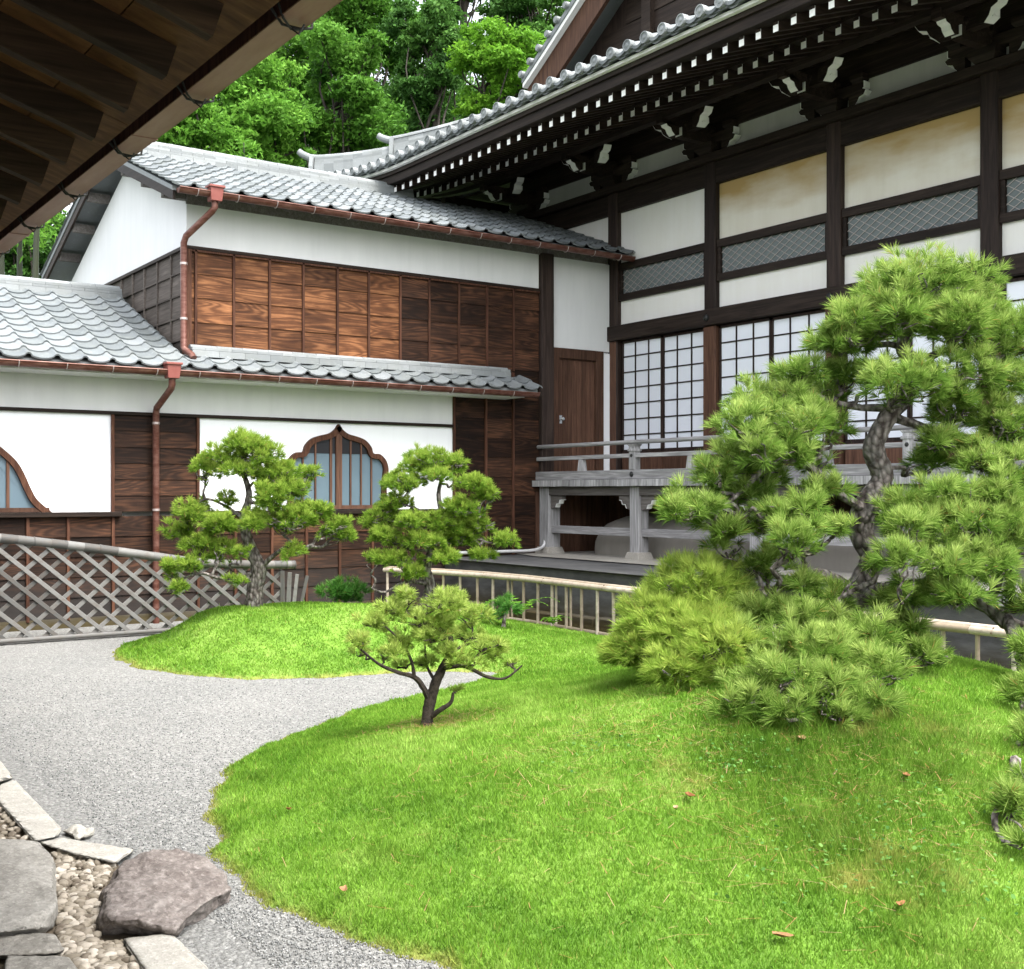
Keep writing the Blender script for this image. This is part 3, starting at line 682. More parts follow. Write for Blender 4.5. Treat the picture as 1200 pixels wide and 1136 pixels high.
for i, a, c in list(bays()) + [(0, cols[0]+.10, cols[1]-.10)]:
    clean = i <= 1
    onebox('plaster_panel', 'hall_plaster_clean' if clean else 'hall_plaster', HALL, a, c, YH-.02, YH+.05, 4.57, 5.28)
    if i == 0: continue
    onebox('plaster_panel', 'hall_plaster_clean', HALL, a, c, YH-.02, YH+.05, 3.71, 4.06)
    b = MB(); b.box(a, c, YH-.075, YH+.05, 4.475, 4.575); b.box(a, c, YH-.075, YH+.05, 4.055, 4.145)
    b.box(a, a+.05, YH-.06, YH+.05, 4.145, 4.475); b.box(c-.05, c, YH-.06, YH+.05, 4.145, 4.475)
    fr = b.build('transom_window', 'dark_x', HALL, bevel=.004)
    onebox('mesh_pane', 'meshback', fr, a+.05, c-.05, YH-.018, YH+.03, 4.145, 4.475)
    l = MB(); ins = lambda u, v, a=a, c=c: a+.05 < u < c-.05 and 4.145 < v+4.145 < 4.475
    for sgn in (1, -1):
        clip_bars(l, a, c, lambda u, v: ins(u, v), sgn*.62, .145, .006, .006, lambda u, v, w=0, s=sgn: (u, YH-.026-.004*s-w, v+4.145), vmax=.33)
    l.build('diamond_lattice', 'strip', fr)
    # sliding panels with a grid
    z0, z1 = 1.98, 3.49
    a2, c2 = (a+.04 if i > 1 else a+.07), c-.02; mid = (a2+c2)/2
    for q, (p0, p1) in enumerate(((a2, mid), (mid, c2))):
        yo = YH-.045+.02*q
        g = MB(); g.box(p0, p0+.022, yo-.018, yo+.014, z0, z1); g.box(p1-.022, p1, yo-.018, yo+.014, z0, z1); g.box(p0, p1, yo-.018, yo+.014, z0-.03, z0+.015); g.box(p0, p1, yo-.018, yo+.014, z1-.03, z1)
        sp = g.build('sliding_screen', 'dark_z', HALL)
        onebox('screen_pane', 'pane', sp, p0+.01, p1-.01, yo, yo+.006, z0, z1)
        g = MB()
        for k in (1, 2): x = p0+(p1-p0)*k/3; g.box(x-.009, x+.009, yo-.014, yo-.002, z0, z1)
        for k in range(1, 7): z = z0+(z1-z0)*k/7; g.box(p0+.01, p1-.01, yo-.012, yo-.003, z-.008, z+.008)
        g.build('muntins', 'dark_x', sp)
        onebox('kick_board', 'brown_z', HALL, p0, p1-.002, yo-.014, yo+.014, 1.60, z0-.032)
    onebox('door_track', 'brown_z', HALL, a, c, YH-.08, YH+.05, 1.57, 1.60)
onebox('head_beam', 'dark_x', HALL, -.02, 9.9, YH-.15, YH+.06, 3.505, 3.71, bevel=.008)
for x in cols[2:]:
    b = MB(); b.tube([(x, YH-.15, 3.60), (x, YH-.172, 3.60), (x, YH-.185, 3.60)], [.045, .04, .012], 12); b.build('nail_cover', 'iron', HALL)
onebox('plate_beam', 'dark_x', HALL, -2.3, 10.3, YH-.085, YH+.06, 5.28, 5.55, bevel=.008)
onebox('capping_beam', 'dark_x', HALL, -2.35, 10.3, YH-.17, YH+.10, 5.555, 5.655, bevel=.008)
for i in range(0, len(cols)-1):
    onebox('frieze_plaster', 'grey_plaster', HALL, cols[i]+.1, cols[i+1]-.1, YH-.03, YH+.05, 5.655, 5.94)
def lift(x): return .42*max(0, (-1.6-x)/3.1)**2
b = MB(); b.box(-2.2, 10.3, YH-.06, YH+.06, 5.94, 6.06); b.box(-2.2, 10.3, YH-.05, YH+.06, 6.06, 6.5); b.build('frieze_beam', 'dark_x', HALL)
# bracket sets
def bracket(x):
    o = MB(); y = YH-.04
    def blk(cx, cy, z0, z1, s, t=.7):
        o.hexa([(cx-s*t, cy-s*t, z0), (cx+s*t, cy-s*t, z0), (cx+s*t, cy+s*t, z0), (cx-s*t, cy+s*t, z0), (cx-s, cy-s, z0+(z1-z0)*.45), (cx+s, cy-s, z0+(z1-z0)*.45), (cx+s, cy+s, z0+(z1-z0)*.45), (cx-s, cy+s, z0+(z1-z0)*.45)], 0)
        o.box(cx-s, cx+s, cy-s, cy+s, z0+(z1-z0)*.45, z1, 0)
    blk(x, y-.03, 5.656, 5.78, .15)
    def arm_x(cx, cy, z0, h, L, t, nose):            # arm along x with white curved ends
        pts = [(-L, h), (-L, h*.45), (-L*.82, h*.08), (-L*.62, 0), (L*.62, 0), (L*.82, h*.08), (L, h*.45), (L, h)]
        o.prism([(cx+u, cy-t/2, z0+v) for u, v in pts], (0, t, 0), 0)
        for sg in (-1, 1):
            o.prism([(cx+sg*(L+.002), cy-t/2, z0+h), (cx+sg*(L+.002), cy-t/2, z0+h*.45), (cx+sg*(L*.82+.004), cy-t/2, z0+h*.08-.003), (cx+sg*(L+.010), cy-t/2, z0+h*.42), (cx+sg*(L+.010), cy-t/2, z0+h)], (0, t, 0), 1)
    def nose(cx, cy, z0, dx, dy, s=1.0, t=.10):       # carved nose: curls up and outwards, white front edge
        pr = [(0, 0), (.10, -.02), (.16, .03), (.19, .09), (.27, .11), (.31, .17), (.25, .20), (.19, .18), (.12, .16), (0, .14)]
        v = Vector((dx, dy, 0)).normalized(); sd = Vector((-v.y, v.x, 0))
        P = [Vector((cx, cy, z0)) + v*(a*s) + Vector((0, 0, c*s)) - sd*t/2 for a, c in pr]
        o.prism(P, sd*t, 0)
        for i in range(1, 5):
            a, c = P[i], P[i+1]; nrm = (c-a).normalized().cross(sd); nrm = nrm if nrm.dot(v) > 0 or nrm.z < 0 else -nrm
            if nrm.dot(v) < 0 and nrm.z > 0: nrm = -nrm
            o.add([a+nrm*.004, a+nrm*.004+sd*t, c+nrm*.004+sd*t, c+nrm*.004, a+nrm*.001, a+nrm*.001+sd*t, c+nrm*.001+sd*t, c+nrm*.001], [(0, 1, 2, 3), (4, 5, 1, 0), (3, 2, 6, 7), (5, 6, 2, 1), (4, 0, 3, 7)], 1)
    arm_x(x, y-.03, 5.78, .12, .44, .11, True)
    for u in (-.36, 0, .36): blk(x+u, y-.03, 5.90, 5.99, .085)
    o.box(x-.055, x+.055, YH-.62, YH, 5.78, 5.90, 0); o.box(x-.056, x+.056, YH-.626, YH-.62, 5.80, 5.90, 1)
    blk(x, YH-.50, 5.90, 5.98, .085)
    arm_x(x, YH-.50, 5.86, .11, .34, .10, True)
    nose(x+.18, YH-.50, 5.88, 1, -.25, 1.0, .11); nose(x-.18, YH-.50, 5.88, -1, -.25, 1.0, .11)
    nose(x, YH-.66, 5.80, 0, -1, .72)
    nose(x+.24, YH-.08, 5.67, 1, 0, .75, .10); nose(x-.24, YH-.08, 5.67, -1, 0, .75, .10)
    o.box(x-.05, x+.05, YH-.95, YH, 5.90, 5.99, 0)
    return o.build('bracket_set', ['dark_x', 'end_white'], HALL, bevel=0)
for x in cols: bracket(x)
b = MB()
for i in range(40):
    x0 = -3.4+i*.36; b.bar((x0, YH-.88, 6.02+lift(x0)), (x0+.36, YH-.88, 6.02+lift(x0+.36)), .11, .13, r=.4)
b.build('eave_purlin', 'dark_x', HALL)
# two tiers of rafters
EO, IO = 2.36, 1.48
nr = 69
for k in range(nr):
    x = -4.42+k*.2167; dz = lift(x)
    b = MB(); b.bar((x, YH+.0, 6.36+dz*.3), (x, YH-IO, 5.90+dz), .062, .095, 0)
    b.box(x-.0315, x+.0315, YH-IO-.006, YH-IO-.001, 5.90+dz-.047, 5.90+dz+.047, 1); b.build('base_rafter', ['dark_y', 'end_white'], HALL)
    b = MB(); b.bar((x, YH-IO+.25, 6.12+dz), (x, YH-EO, 5.73+dz), .060, .090, 0)
    b.box(x-.0305, x+.0305, YH-EO-.006, YH-EO-.001, 5.73+dz-.047, 5.73+dz+.043, 1); b.build('flying_rafter', ['dark_y', 'end_white'], HALL)
def along(name, mat, y, z, wy, wz, x0=-4.7, x1=10.6, n=44, tilt=0, parent=None, liftf=1.0):
    b = MB(); st = (x1-x0)/n; rr = .45
    for i in range(n):
        a, c = x0+i*st, x0+(i+1)*st
        b.bar((a, y, z+lift(a)*liftf), (c, y, z+lift(c)*liftf), wy, wz, 0, rr)
    return b.build(name, mat, parent or HALL)
along('inner_eave_beam', 'dark_x', YH-IO+.07, 6.015, .13, .10)
along('outer_eave_beam', 'dark_x', YH-EO-.02, 5.862, .13, .15)
along('eave_fascia', 'dark_x', YH-EO-.075, 5.925, .09, .06)
along('eave_edge_strip', 'end_white', YH-EO-.125, 5.965, .10, .035)
b = MB()                                      # boards above both rafter tiers
n = 44; x0, x1 = -4.7, 10.6
for i in range(n):
    a, c = x0+i*(x1-x0)/n, x0+(i+1)*(x1-x0)/n; la, lc = lift(a), lift(c)
    for (ya, za, yb, zb, fa) in ((YH-EO-.05, 5.80, YH-IO+.1, 6.15, 1), (YH-IO, 5.975, YH+.1, 6.46, .65)):
        b.add([(a, ya, za+la), (c, ya, za+lc), (c, yb, zb+lc*fa), (a, yb, zb+la*fa), (a, ya, za+.03+la), (c, ya, za+.03+lc), (c, yb, zb+.03+lc*fa), (a, yb, zb+.03+la*fa)],
              [(0, 3, 2, 1), (4, 5, 6, 7), (0, 1, 5, 4), (1, 2, 6, 5), (2, 3, 7, 6), (3, 0, 4, 7)], 0, .3)
b.build('eave_boards', 'dark_y', HALL)
b = MB(); b.box(-4.55, -1.9, YH-.3, YH+9, 6.16, 6.20); b.box(-4.72, -4.55, YH-2.2, YH+9, 6.12, 6.42); b.box(-3.35, -3.22, YH-.8, YH+9, 5.98, 6.12)
b.build('side_eave_boards', 'dark_y', HALL)
# hall roof skirt: base sheet, round tile rows, eave discs
YE = YH-2.60; ZE2 = 6.055; SK = .34
def skz(y, x): return ZE2 + SK*(y-YE) + .03*max(0, y-YE)**2*.4 + lift(x)*max(0, 1-(y-YE)/3.2)
def hipx(y): return -4.78 + (y-YE)            # hip line: roof exists right of it
R_ = MB(); ys = np.linspace(YE, YE+2.85, 9); xs = np.linspace(-4.78, 10.6, 58)
for i in range(len(xs)-1):
    for j in range(len(ys)-1):
        q = [(max(xs[i], hipx(ys[j])), ys[j]), (max(xs[i+1], hipx(ys[j])), ys[j]), (max(xs[i+1], hipx(ys[j+1])), ys[j+1]), (max(xs[i], hipx(ys[j+1])), ys[j+1])]
        if q[1][0]-q[0][0] < 1e-4 and q[2][0]-q[3][0] < 1e-4: continue
        R_.add([(x, y, skz(y, x)-.03) for x, y in q] + [(x, y, skz(y, x)-.07) for x, y in q], [(0, 1, 2, 3), (7, 6, 5, 4), (0, 4, 5, 1)], 0, .4)
hr = R_.build('hall_roof', 'tile', HALL, smooth=False)
rw = MB(); nd = 57
for k in range(nd):
    x = -4.72+k*.268; ye = min(YE+2.85, YE+(x+4.78)) if x < -1.9 else YE+2.85
    if ye-YE < .15: ye = YE+.15
    nseg = max(1, int((ye-YE)/.28)); 
    pth = [YE-.01+(ye-YE)*i/nseg for i in range(nseg+1)]
    for i in range(nseg):
        vs = []; y0_, y1_ = pth[i], pth[i+1]-.004
        for e, sc_ in ((y0_, 1.0), (y1_, .94)):
            for j in range(8):
                an = math.pi*j/7; vs.append((x+math.cos(an)*.055*sc_, e, skz(e, x)-.02+math.sin(an)*.060*sc_))
        rw.add(vs, [(j, j+1, 8+j+1, 8+j) for j in range(7)] + [(7, 6, 5, 4, 3, 2, 1, 0)], 0)
rw.build('round_tile_rows', 'tile', hr, smooth=True)
dm = MB(); pm = MB()
for k in range(nd):
    x = -4.72+k*.268; z = ZE2+lift(x)+.0
    c = (x, YE-.03, z)
    def ring(r, y): return [(x+math.cos(2*math.pi*j/18)*r, y, z+math.sin(2*math.pi*j/18)*r) for j in range(18)]
    vs = ring(.062, YE+.03)+ring(.062, YE-.045)+ring(.050, YE-.045)+ring(.047, YE-.036)+ring(.024, YE-.037)+ring(.016, YE-.044)+[(x, YE-.046, z)]
    fs = [(a*18+j, a*18+(j+1) % 18, (a+1)*18+(j+1) % 18, (a+1)*18+j) for a in range(5) for j in range(18)] + [(90+j, 90+(j+1) % 18, 108) for j in range(18)]
    dm = MB(); dm.add(vs, fs, 0); dm.build('eave_disc', 'tile_edge', hr)
    if k < nd-1:
        zz = lambda xx: ZE2+lift(xx)
        for dz, yy, hh in ((0, YE-.02, .034), (-.034, YE+.012, .026)):
            vs = []
            for j in range(9):
                t = j/8; xx = x+.03+t*.208; s_ = -.045*math.sin(math.pi*t)
                vs += [(xx, yy, zz(xx)+s_+dz+.01), (xx, yy, zz(xx)+s_+dz-hh+.01), (xx, yy+.08, zz(xx)+s_+dz+.015)]
            fs = []
            for j in range(8): a = 3*j; fs += [(a+1, a+4, a+3, a), (a, a+3, a+5, a+2)]
            pm.add(vs, fs, 0)
pm.build('eave_pan_tiles', 'tile', hr, smooth=False)
# left side skirt + back of the roof (simple, seen only from elsewhere)
b = MB()
for i in range(8):
    t0, t1 = i/8*2.85, (i+1)/8*2.85
    xa, xb = -4.78+t0, -4.78+t1
    za, zb = skz(YE+t0, xa), skz(YE+t1, xb)
    b.add([(xa, YE+t0, za-.03), (xb, YE+t1, zb-.03), (xb, YE+12, zb-.25), (xa, YE+12, za-.3)], [(0, 1, 2, 3)], 0, .4)
b.build('side_roof_slope', 'tile', hr)
# hip ridge in two stages with upturned ends
def hipridge(t0, t1, ex, layers, cap):
    b = MB(); n = 10; P = []
    for i in range(n+1):
        t = t0+(t1-t0)*i/n; x = -4.78+t; y = YE+t
        P.append(Vector((x, y, skz(y, x)+ex)))
    for i in range(n): ridge_stack(b, P[i], P[i+1]+(P[i+1]-P[i])*.01, w=.24, layers=layers, th=.040, cap=cap, seg=.25, base_drop=ex+.06)
    d_ = (P[0]-P[1]).normalized(); top = Vector((0, 0, layers*.040))
    b.tube([P[0]+top, P[0]+top+d_*.12+Vector((0, 0, .02)), P[0]+top+d_*.24+Vector((0, 0, .08)), P[0]+top+d_*.30+Vector((0, 0, .13))], [.062, .060, .055, .050], 12)
    sd = d_.cross(Vector((0, 0, 1))).normalized()
    o_ = P[0]+d_*.02
    b.prism([o_+sd*-.15-top*.9, o_+sd*.15-top*.9, o_+sd*.16, o_+sd*.12+top*1.1, o_+sd*-.12+top*1.1, o_+sd*-.16], d_*.06)
    return b.build('hip_ridge', 'tile_edge', hr)
hipridge(.22, 1.35, .10, 4, .06); hipridge(1.15, 2.9, .16, 6, .065)
# gable
AP = 2.9
def rake(x):                                   # height of the gable's rake line
    t = min(1, abs(x-AP)/4.75); return 11.15 - 3.55*(t**.80)*1.0 - 0.0
xs = [AP-4.75+9.5*i/36 for i in range(37)]
YG = 10.42
b = MB(); b.prism([(x, YG+.45, rake(x)-.35) for x in xs] + [(AP+4.6, YG+.45, 6.4), (AP-4.6, YG+.45, 6.4)], (0, .06, 0)); b.build('gable_wall', 'dark_z', HALL)
b = MB()
for k in range(14):
    z0_ = 6.5+k*.3
    L_ = [x for x in xs if rake(x)-.45 > z0_+.15]
    if len(L_) > 1: b.hexa([(L_[0], YG+.43, z0_), (L_[-1], YG+.43, z0_), (L_[-1], YG+.46, z0_), (L_[0], YG+.46, z0_), (L_[0], YG+.445, z0_+.295), (L_[-1], YG+.445, z0_+.295), (L_[-1], YG+.46, z0_+.295), (L_[0], YG+.46, z0_+.295)])
for x in (AP-2.4, AP-.9, AP+.9, AP+2.4): b.box(x-.09, x+.09, YG+.36, YG+.44, 6.5, rake(x)-.45)
b.build('gable_boards', 'dark_x', HALL)
b = MB()
for i in range(36):
    a, c = xs[i], xs[i+1]
    wd = .46
    b.prism([(a, YG+.06, rake(a)-.06), (c, YG+.06, rake(c)-.06), (c, YG+.06, rake(c)-.06-wd), (a, YG+.06, rake(a)-.06-wd)], (0, .06, 0), 0, .3)
b.build('bargeboard', 'brown_z', HALL)
b = MB()
for i in range(36):
    a, c = xs[i], xs[i+1]
    b.prism([(a, YG-.03, rake(a)+.02), (c, YG-.03, rake(c)+.02), (c, YG-.03, rake(c)-.065), (a, YG-.03, rake(a)-.065)], (0, .12, 0), 0, .3)
b.build('rake_strip', 'end_white', HALL)
b = MB(); L_ = 0
for i in range(36):
    a, c = xs[i], xs[i+1]
    b.add([(a, YG-.05, rake(a)+.08), (c, YG-.05, rake(c)+.08), (c, YG+9, rake(c)+.08), (a, YG+9, rake(a)+.08), (a, YG-.05, rake(a)), (c, YG-.05, rake(c)), (c, YG+9, rake(c)), (a, YG+9, rake(a))],
          [(0, 1, 2, 3), (7, 6, 5, 4), (0, 4, 5, 1)], 0, .4)
for sgn in (-1, 1):
    u = 4.72
    while u > .1:
        x = AP+sgn*u; z = rake(x)+.10
        b.tube([(x, YG-.10, z), (x, YG+.25, z)], .052, 14, 0)
        b.tube([(x, YG-.112, z), (x, YG-.10, z)], [.038, .038], 14, 0)
        u -= .22
b.build('gable_roof', 'tile_edge', HALL)
# veranda
YD = YH-1.44
b = MB(); x = -.02; random.seed(5)
while x < 10.2:
    wd = .135; b.box(x, x+wd-.004, YD, YH-.11, 1.485+random.uniform(-.002, .002), 1.565); x += wd
b.build('veranda_deck', 'grey_z', HALL)
onebox('deck_edge_beam', 'greydark_x', HALL, .02, 10.2, YD+.10, YD+.22, 1.37, 1.482, bevel=.006)
px_ = [.14] + cols[2:]
for i, x in enumerate(px_):
    wd = .10 if i == 0 else .082
    onebox('veranda_post', 'grey_z', HALL, x-wd, x+wd, YD+.09, YD+.09+2*wd, .63 if i else .60, 1.482, bevel=.008)
    b = MB(); s_ = wd+.06
    b.hexa([(x-s_, YD+.04-.0, .585), (x+s_, YD+.04, .585), (x+s_, YD+.14+2*wd, .585), (x-s_, YD+.14+2*wd, .585), (x-s_*.75, YD+.06, .69), (x+s_*.75, YD+.06, .69), (x+s_*.75, YD+.11+2*wd, .69), (x-s_*.75, YD+.11+2*wd, .69)]); b.build('post_base_stone', 'concrete', HALL, bevel=.01)
    for sg in (-1, 1):                          # carved brackets under the beam, white curled edge
        if i == 0 and sg < 0: continue
        pr = [(0, 0), (.24, 0), (.235, -.05), (.19, -.055), (.175, -.10), (.12, -.105), (.10, -.15), (.04, -.17), (0, -.17)]
        c = MB(); c.prism([(x+sg*(wd+u), YD+.13, 1.368+v) for u, v in pr], (0, .07, 0), 0)
        for k in (2, 3, 4, 5):
            (u0, v0), (u1, v1) = pr[k], pr[k+1]
            c.bar((x+sg*(wd+u0+.004), YD+.165, 1.366+v0-.003), (x+sg*(wd+u1+.004), YD+.165, 1.366+v1-.003), .074, .006, 1)
        c.build('bracket', ['greydark_x', 'end_white'], HALL)
for i in range(len(px_)-1):
    onebox('tie_rail', 'grey_x', HALL, px_[i]+.08, px_[i+1]-.08, YD+.14, YD+.19, .875, .975, bevel=.005)
# railing
def rail(name, z, r, y=YD+.10, rnd=True):
    b = MB()
    if rnd: b.tube([(-.0, y, z), (10.2, y, z)], r, 12)
    else: b.box(-.0, 10.2, y-r, y+r, z[0], z[1])
    return b.build(name, 'grey_x', HALL, smooth=rnd, bevel=0 if rnd else .005)
rail('top_rail', 2.012, .026); rail('middle_rail', (1.825, 1.875), .03, rnd=False); rail('bottom_rail', (1.566, 1.68), .045, rnd=False)
for x in cols[2:]:
    b = MB(); y = YD+.10
    b.box(x-.05, x+.05, y-.05, y+.05, 1.68, 1.955); b.box(x-.065, x+.065, y-.06, y+.06, 1.90, 1.93)
    b.hexa([(x-.05, y-.05, 1.955), (x+.05, y-.05, 1.955), (x+.05, y+.05, 1.955), (x-.05, y+.05, 1.955), (x-.075, y-.06, 1.985), (x+.075, y-.06, 1.985), (x+.075, y+.06, 1.985), (x-.075, y+.06, 1.985)])
    o = b.build('railing_post', 'grey_z', HALL, bevel=.004)
    b = MB()
    b.tube([(x, y-.05, 1.625), (x, y-.058, 1.625), (x, y-.068, 1.625)], [.034, .030, .008], 10); b.build('iron_cover', 'iron', o); b = MB(); b.tube([(x, y-.05, 1.85), (x, y-.058, 1.85), (x, y-.066, 1.85)], [.022, .02, .006], 10)
    b.build('iron_cover', 'iron', o)
for i in range(len(cols)-2):
    for f in ((.5,) if i else (.47,)):
        x = (cols[i+1] if i else .05)+(cols[i+2]-cols[i+1])*f; b = MB()
        b.hexa([(x-.05, YD+.06, 1.68), (x+.05, YD+.06, 1.68), (x+.05, YD+.14, 1.68), (x-.05, YD+.14, 1.68), (x-.035, YD+.07, 1.825), (x+.035, YD+.07, 1.825), (x+.035, YD+.13, 1.825), (x-.035, YD+.13, 1.825)]); b.build('rail_strut', 'grey_z', HALL)
# space below the deck: boards at the wing side, rounded plaster podium
b = MB()
for k in range(11): b.box(.0, .03, YD+.05+k*.125, YD+.05+(k+1)*.125-.006, .60, 1.42)
b.build('underfloor_boards', 'brown_z', HALL)
b = MB()
for k in range(20): b.box(.03+k*.13, .03+(k+1)*.13-.006, YH-.14, YH-.11, .6, 1.48)
b.build('underfloor_boards', 'brown_z', HALL)
pr = [(YD+.42, .58), (YD+.415, .70), (YD+.43, .83), (YD+.50, .95), (YD+.62, 1.04), (YD+.80, 1.10), (YD+1.1, 1.13), (YH-.1, 1.13)]
kb = MB(); vs = []; fs = []; xs2 = [.42, .44, .50, .60, .75, 1.0] + [1.4+i*.8 for i in range(12)]
for xi, x in enumerate(xs2):
    f = min(1, ((x-.42)/.58)); f = math.sqrt(max(0, 1-(1-f)**2))
    for y, z in pr: vs.append((x, YH-.1-(YH-.1-y)*(.35+.65*f), .58+(z-.58)*max(.02, f)))
np_ = len(pr)
for i in range(len(xs2)-1):
    for j in range(np_-1): fs.append((i*np_+j, (i+1)*np_+j, (i+1)*np_+j+1, i*np_+j+1))
kb.add(vs, fs); kb.build('plaster_podium', 'mound_plaster', HALL, smooth=True)

# ------------------------------------------------------------------ the near building whose eave hangs over the camera
NEAR = thing('verandah_building', 'dark timber eave with open rafters and copper gutter overhead in the top left corner', 'building', (10, -1.5, 0))
random.seed(31)
ZB = 2.60                                      # rafter underside at its end (y = 1.15)
NS = .32
k0 = 12.67-1.15*3.871
for k in range(-14, 26):
    x = k0+.362*k
    if x < 1.0 or x > 16: continue
    b = MB(); b.bar((x, 1.15, ZB+.045), (x, -1.6, ZB+.045+NS*2.75), .048, .098); b.build('rafter', 'near_y', NEAR, bevel=.003)
b = MB(); n = 16; yy = 1.25
for k in range(12):                            # sheathing boards along x, lapped
    ya, yb = 1.25-k*.25, 1.25-(k+1)*.25+.004
    za = ZB+.094+NS*(1.15-ya); zb = ZB+.094+NS*(1.15-yb)
    for xa in np.arange(1.0-.6*(k % 2), 16, 1.9):
        b.hexa([(xa, yb, zb), (xa+1.896, yb, zb), (xa+1.896, ya, za), (xa, ya, za), (xa, yb, zb+.02), (xa+1.896, yb, zb+.02), (xa+1.896, ya, za+.02), (xa, ya, za+.02)])
b.build('sheathing', 'near_x', NEAR)
b = MB(); b.prism([(1, 1.27, ZB+.118), (1, 1.27, ZB+.16), (1, -1.7, ZB+.16+NS*2.97), (1, -1.7, ZB+.125+NS*2.97), (1, 1.24, ZB+.125), (1, 1.24, ZB+.118)], (15, 0, 0)); b.build('eave_edge', 'dark_x', NEAR)
g = MB()
gz = 2.657
for k in range(8):
    xa, xb = .9+k*1.9, .9+(k+1)*1.9-.003
    g.box(xa, xb, 1.287, 1.372, gz, gz+.004, 0); g.box(xa, xb, 1.284, 1.288, gz, gz+.068, 1); g.box(xa, xb, 1.371, 1.375, gz, gz+.085, 0); g.box(xa-.02, xa+.02, 1.283, 1.377, gz-.003, gz+.0, 0)
    g.tube([(xa, 1.378, gz+.085), (xb, 1.378, gz+.085)], .008, 6, 0)
go = g.build('gutter', ['neargutter', 'batten'], NEAR, bevel=0)
for k in range(-12, 24):
    x = k0+.09+.724*k
    if x < 1.2 or x > 15.5: continue
    c = MB()
    c.tube([(x-.02, 1.10, gz+.06), (x, 1.20, gz+.045), (x+.004, 1.26, gz+.03), (x, 1.30, gz-.012), (x+.01, 1.345, gz-.018), (x, 1.385, gz-.004), (x-.004, 1.392, gz+.05)], .0042, 6, 0)
    c.tube([(x+.05, 1.24, gz+.08), (x+.03, 1.29, gz-.008), (x+.012, 1.32, gz-.024), (x-.004, 1.36, gz-.014)], .0036, 6, 0)
    c.tube([(x+.012, 1.32, gz-.022), (x+.028, 1.335, gz-.04), (x+.03, 1.35, gz-.012)], .003, 5, 0)
    c.build('gutter_hook', 'iron', go)
# roof above, wall, posts and boarded floor edge (behind the photographer)
U2 = Vector((0, -1, NS)).normalized()
t = MB(); roof_tiles(t, (1.0, 1.30, ZB+.175), (1, 0, 0), U2, 55, 13); t.build('roof_tiles', 'tile', NEAR, smooth=True)
b = MB(); b.box(1.0, 16, -1.75, -1.6, 1.2, ZB+NS*2.7); b.build('wall', 'white_band', NEAR)
b = MB(); b.box(1.0, 16, -1.6, -1.52, .0, 1.2); b.build('dado_boards', 'dark_x', NEAR)
b = MB(); b.box(1.0, 16, -1.3, -1.18, ZB+.045+NS*2.4-.28, ZB+.045+NS*2.4-.07); b.build('wall_plate', 'near_x', NEAR)
for x in (2.4, 4.3, 6.2, 15.5): onebox('post', 'dark_z', NEAR, x-.06, x+.06, -1.30, -1.18, .0, ZB+.5, bevel=.005)

# ------------------------------------------------------------------ ground, hill, water, concrete apron
g = MB(); g.box(-500, 500, -500, 500, -.40, -.30); structure(g.build('ground', 'hill'))
g = MB(); g.add([(-9, -9, 0), (26, -9, 0), (26, 8.6, 0), (-9, 8.6, 0)], [(0, 1, 2, 3)]); structure(g.build('gravel_court', 'gravel'))
g = MB(); g.prism([(-.0, 7.86, -.3), (-.0, 7.86, .56), (-.0, 7.80, .58), (0, 7.82, .585), (-.0, YH-.05, .60), (-.0, YH-.05, -.3)], (11, 0, 0))
structure(g.build('stone_apron', ['wetstone', 'concrete']))
g = MB(); g.add([(.02, 8.95, .604), (.6, 8.80, .604), (11, 8.66, .604), (11, YH-.1, .606), (.02, YH-.1, .606)], [(0, 1, 2, 3, 4)]); structure(g.build('concrete_walk', 'concrete'))
g = MB(); g.add([(-.0, 7.36, .012), (11, 7.28, .012), (11, 7.87, .012), (-.0, 7.87, .012)], [(0, 1, 2, 3)]); structure(g.build('ditch_water', 'water'))
g = MB()
x = .1
while x < 11: 
    l_ = random.uniform(.35, .7); g.box(x, x+l_-.015, 7.70+random.uniform(-.02, .02), 7.87, -.05, .10+random.uniform(-.02, .02)); x += l_
structure(g.build('ditch_kerb', 'wetstone', bevel=.012))
# hillside behind the temple
hx = np.linspace(-140, 60, 60); hy = np.linspace(-60, 140, 60); V = []; F = []
for i, x in enumerate(hx):
    for j, y in enumerate(hy):
        dcam = (CX-x)*CT + y*ST                 # depth along the view
        rise = max(0, dcam-30)
        V.append((x, y, -.35 + rise*.30*(1-math.exp(-rise/14)) + .8*math.sin(x*.21)*math.cos(y*.17)*min(1, rise/10) if rise > 0 else -.35))
for i in range(59):
    for j in range(59): F.append((i*60+j, (i+1)*60+j, (i+1)*60+j+1, i*60+j+1))
V = [(a, b_, min(c, 14)) for a, b_, c in V]
structure(np_mesh('hillside', V, F, ['hill'], smooth=True))

# ------------------------------------------------------------------ lawn mounds
outl = [(125, 768), (160, 783), (220, 792), (300, 797), (380, 795), (454, 789), (520, 787), (590, 788), (572, 799), (498, 818), (430, 833), (375, 852), (308, 877), (265, 905), (247, 935), (250, 973), (266, 1027),
        (292, 1048), (342, 1073), (417, 1098), (492, 1127), (600, 1165), (900, 1260), (1300, 1310), (1500, 1150), (1420, 900), (1250, 846), (1190, 833), (1050, 808), (900, 780), (715, 751), (605, 731), (520, 716), (440, 713), (350, 722), (250, 738), (160, 752)]
def cam_xy(px, py):
    Y = CZ*FPX/(py-HOR); return ((px-600)/FPX*Y, Y)
P2 = np.array([cam_xy(*p) for p in outl])
def chaikin(P, n=2):
    for _ in range(n):
        Q = np.roll(P, -1, 0); P = np.stack([.75*P+.25*Q, .25*P+.75*Q], 1).reshape(-1, 2)
    return P
P2 = chaikin(P2)
seg = np.roll(P2, -1, 0)-P2
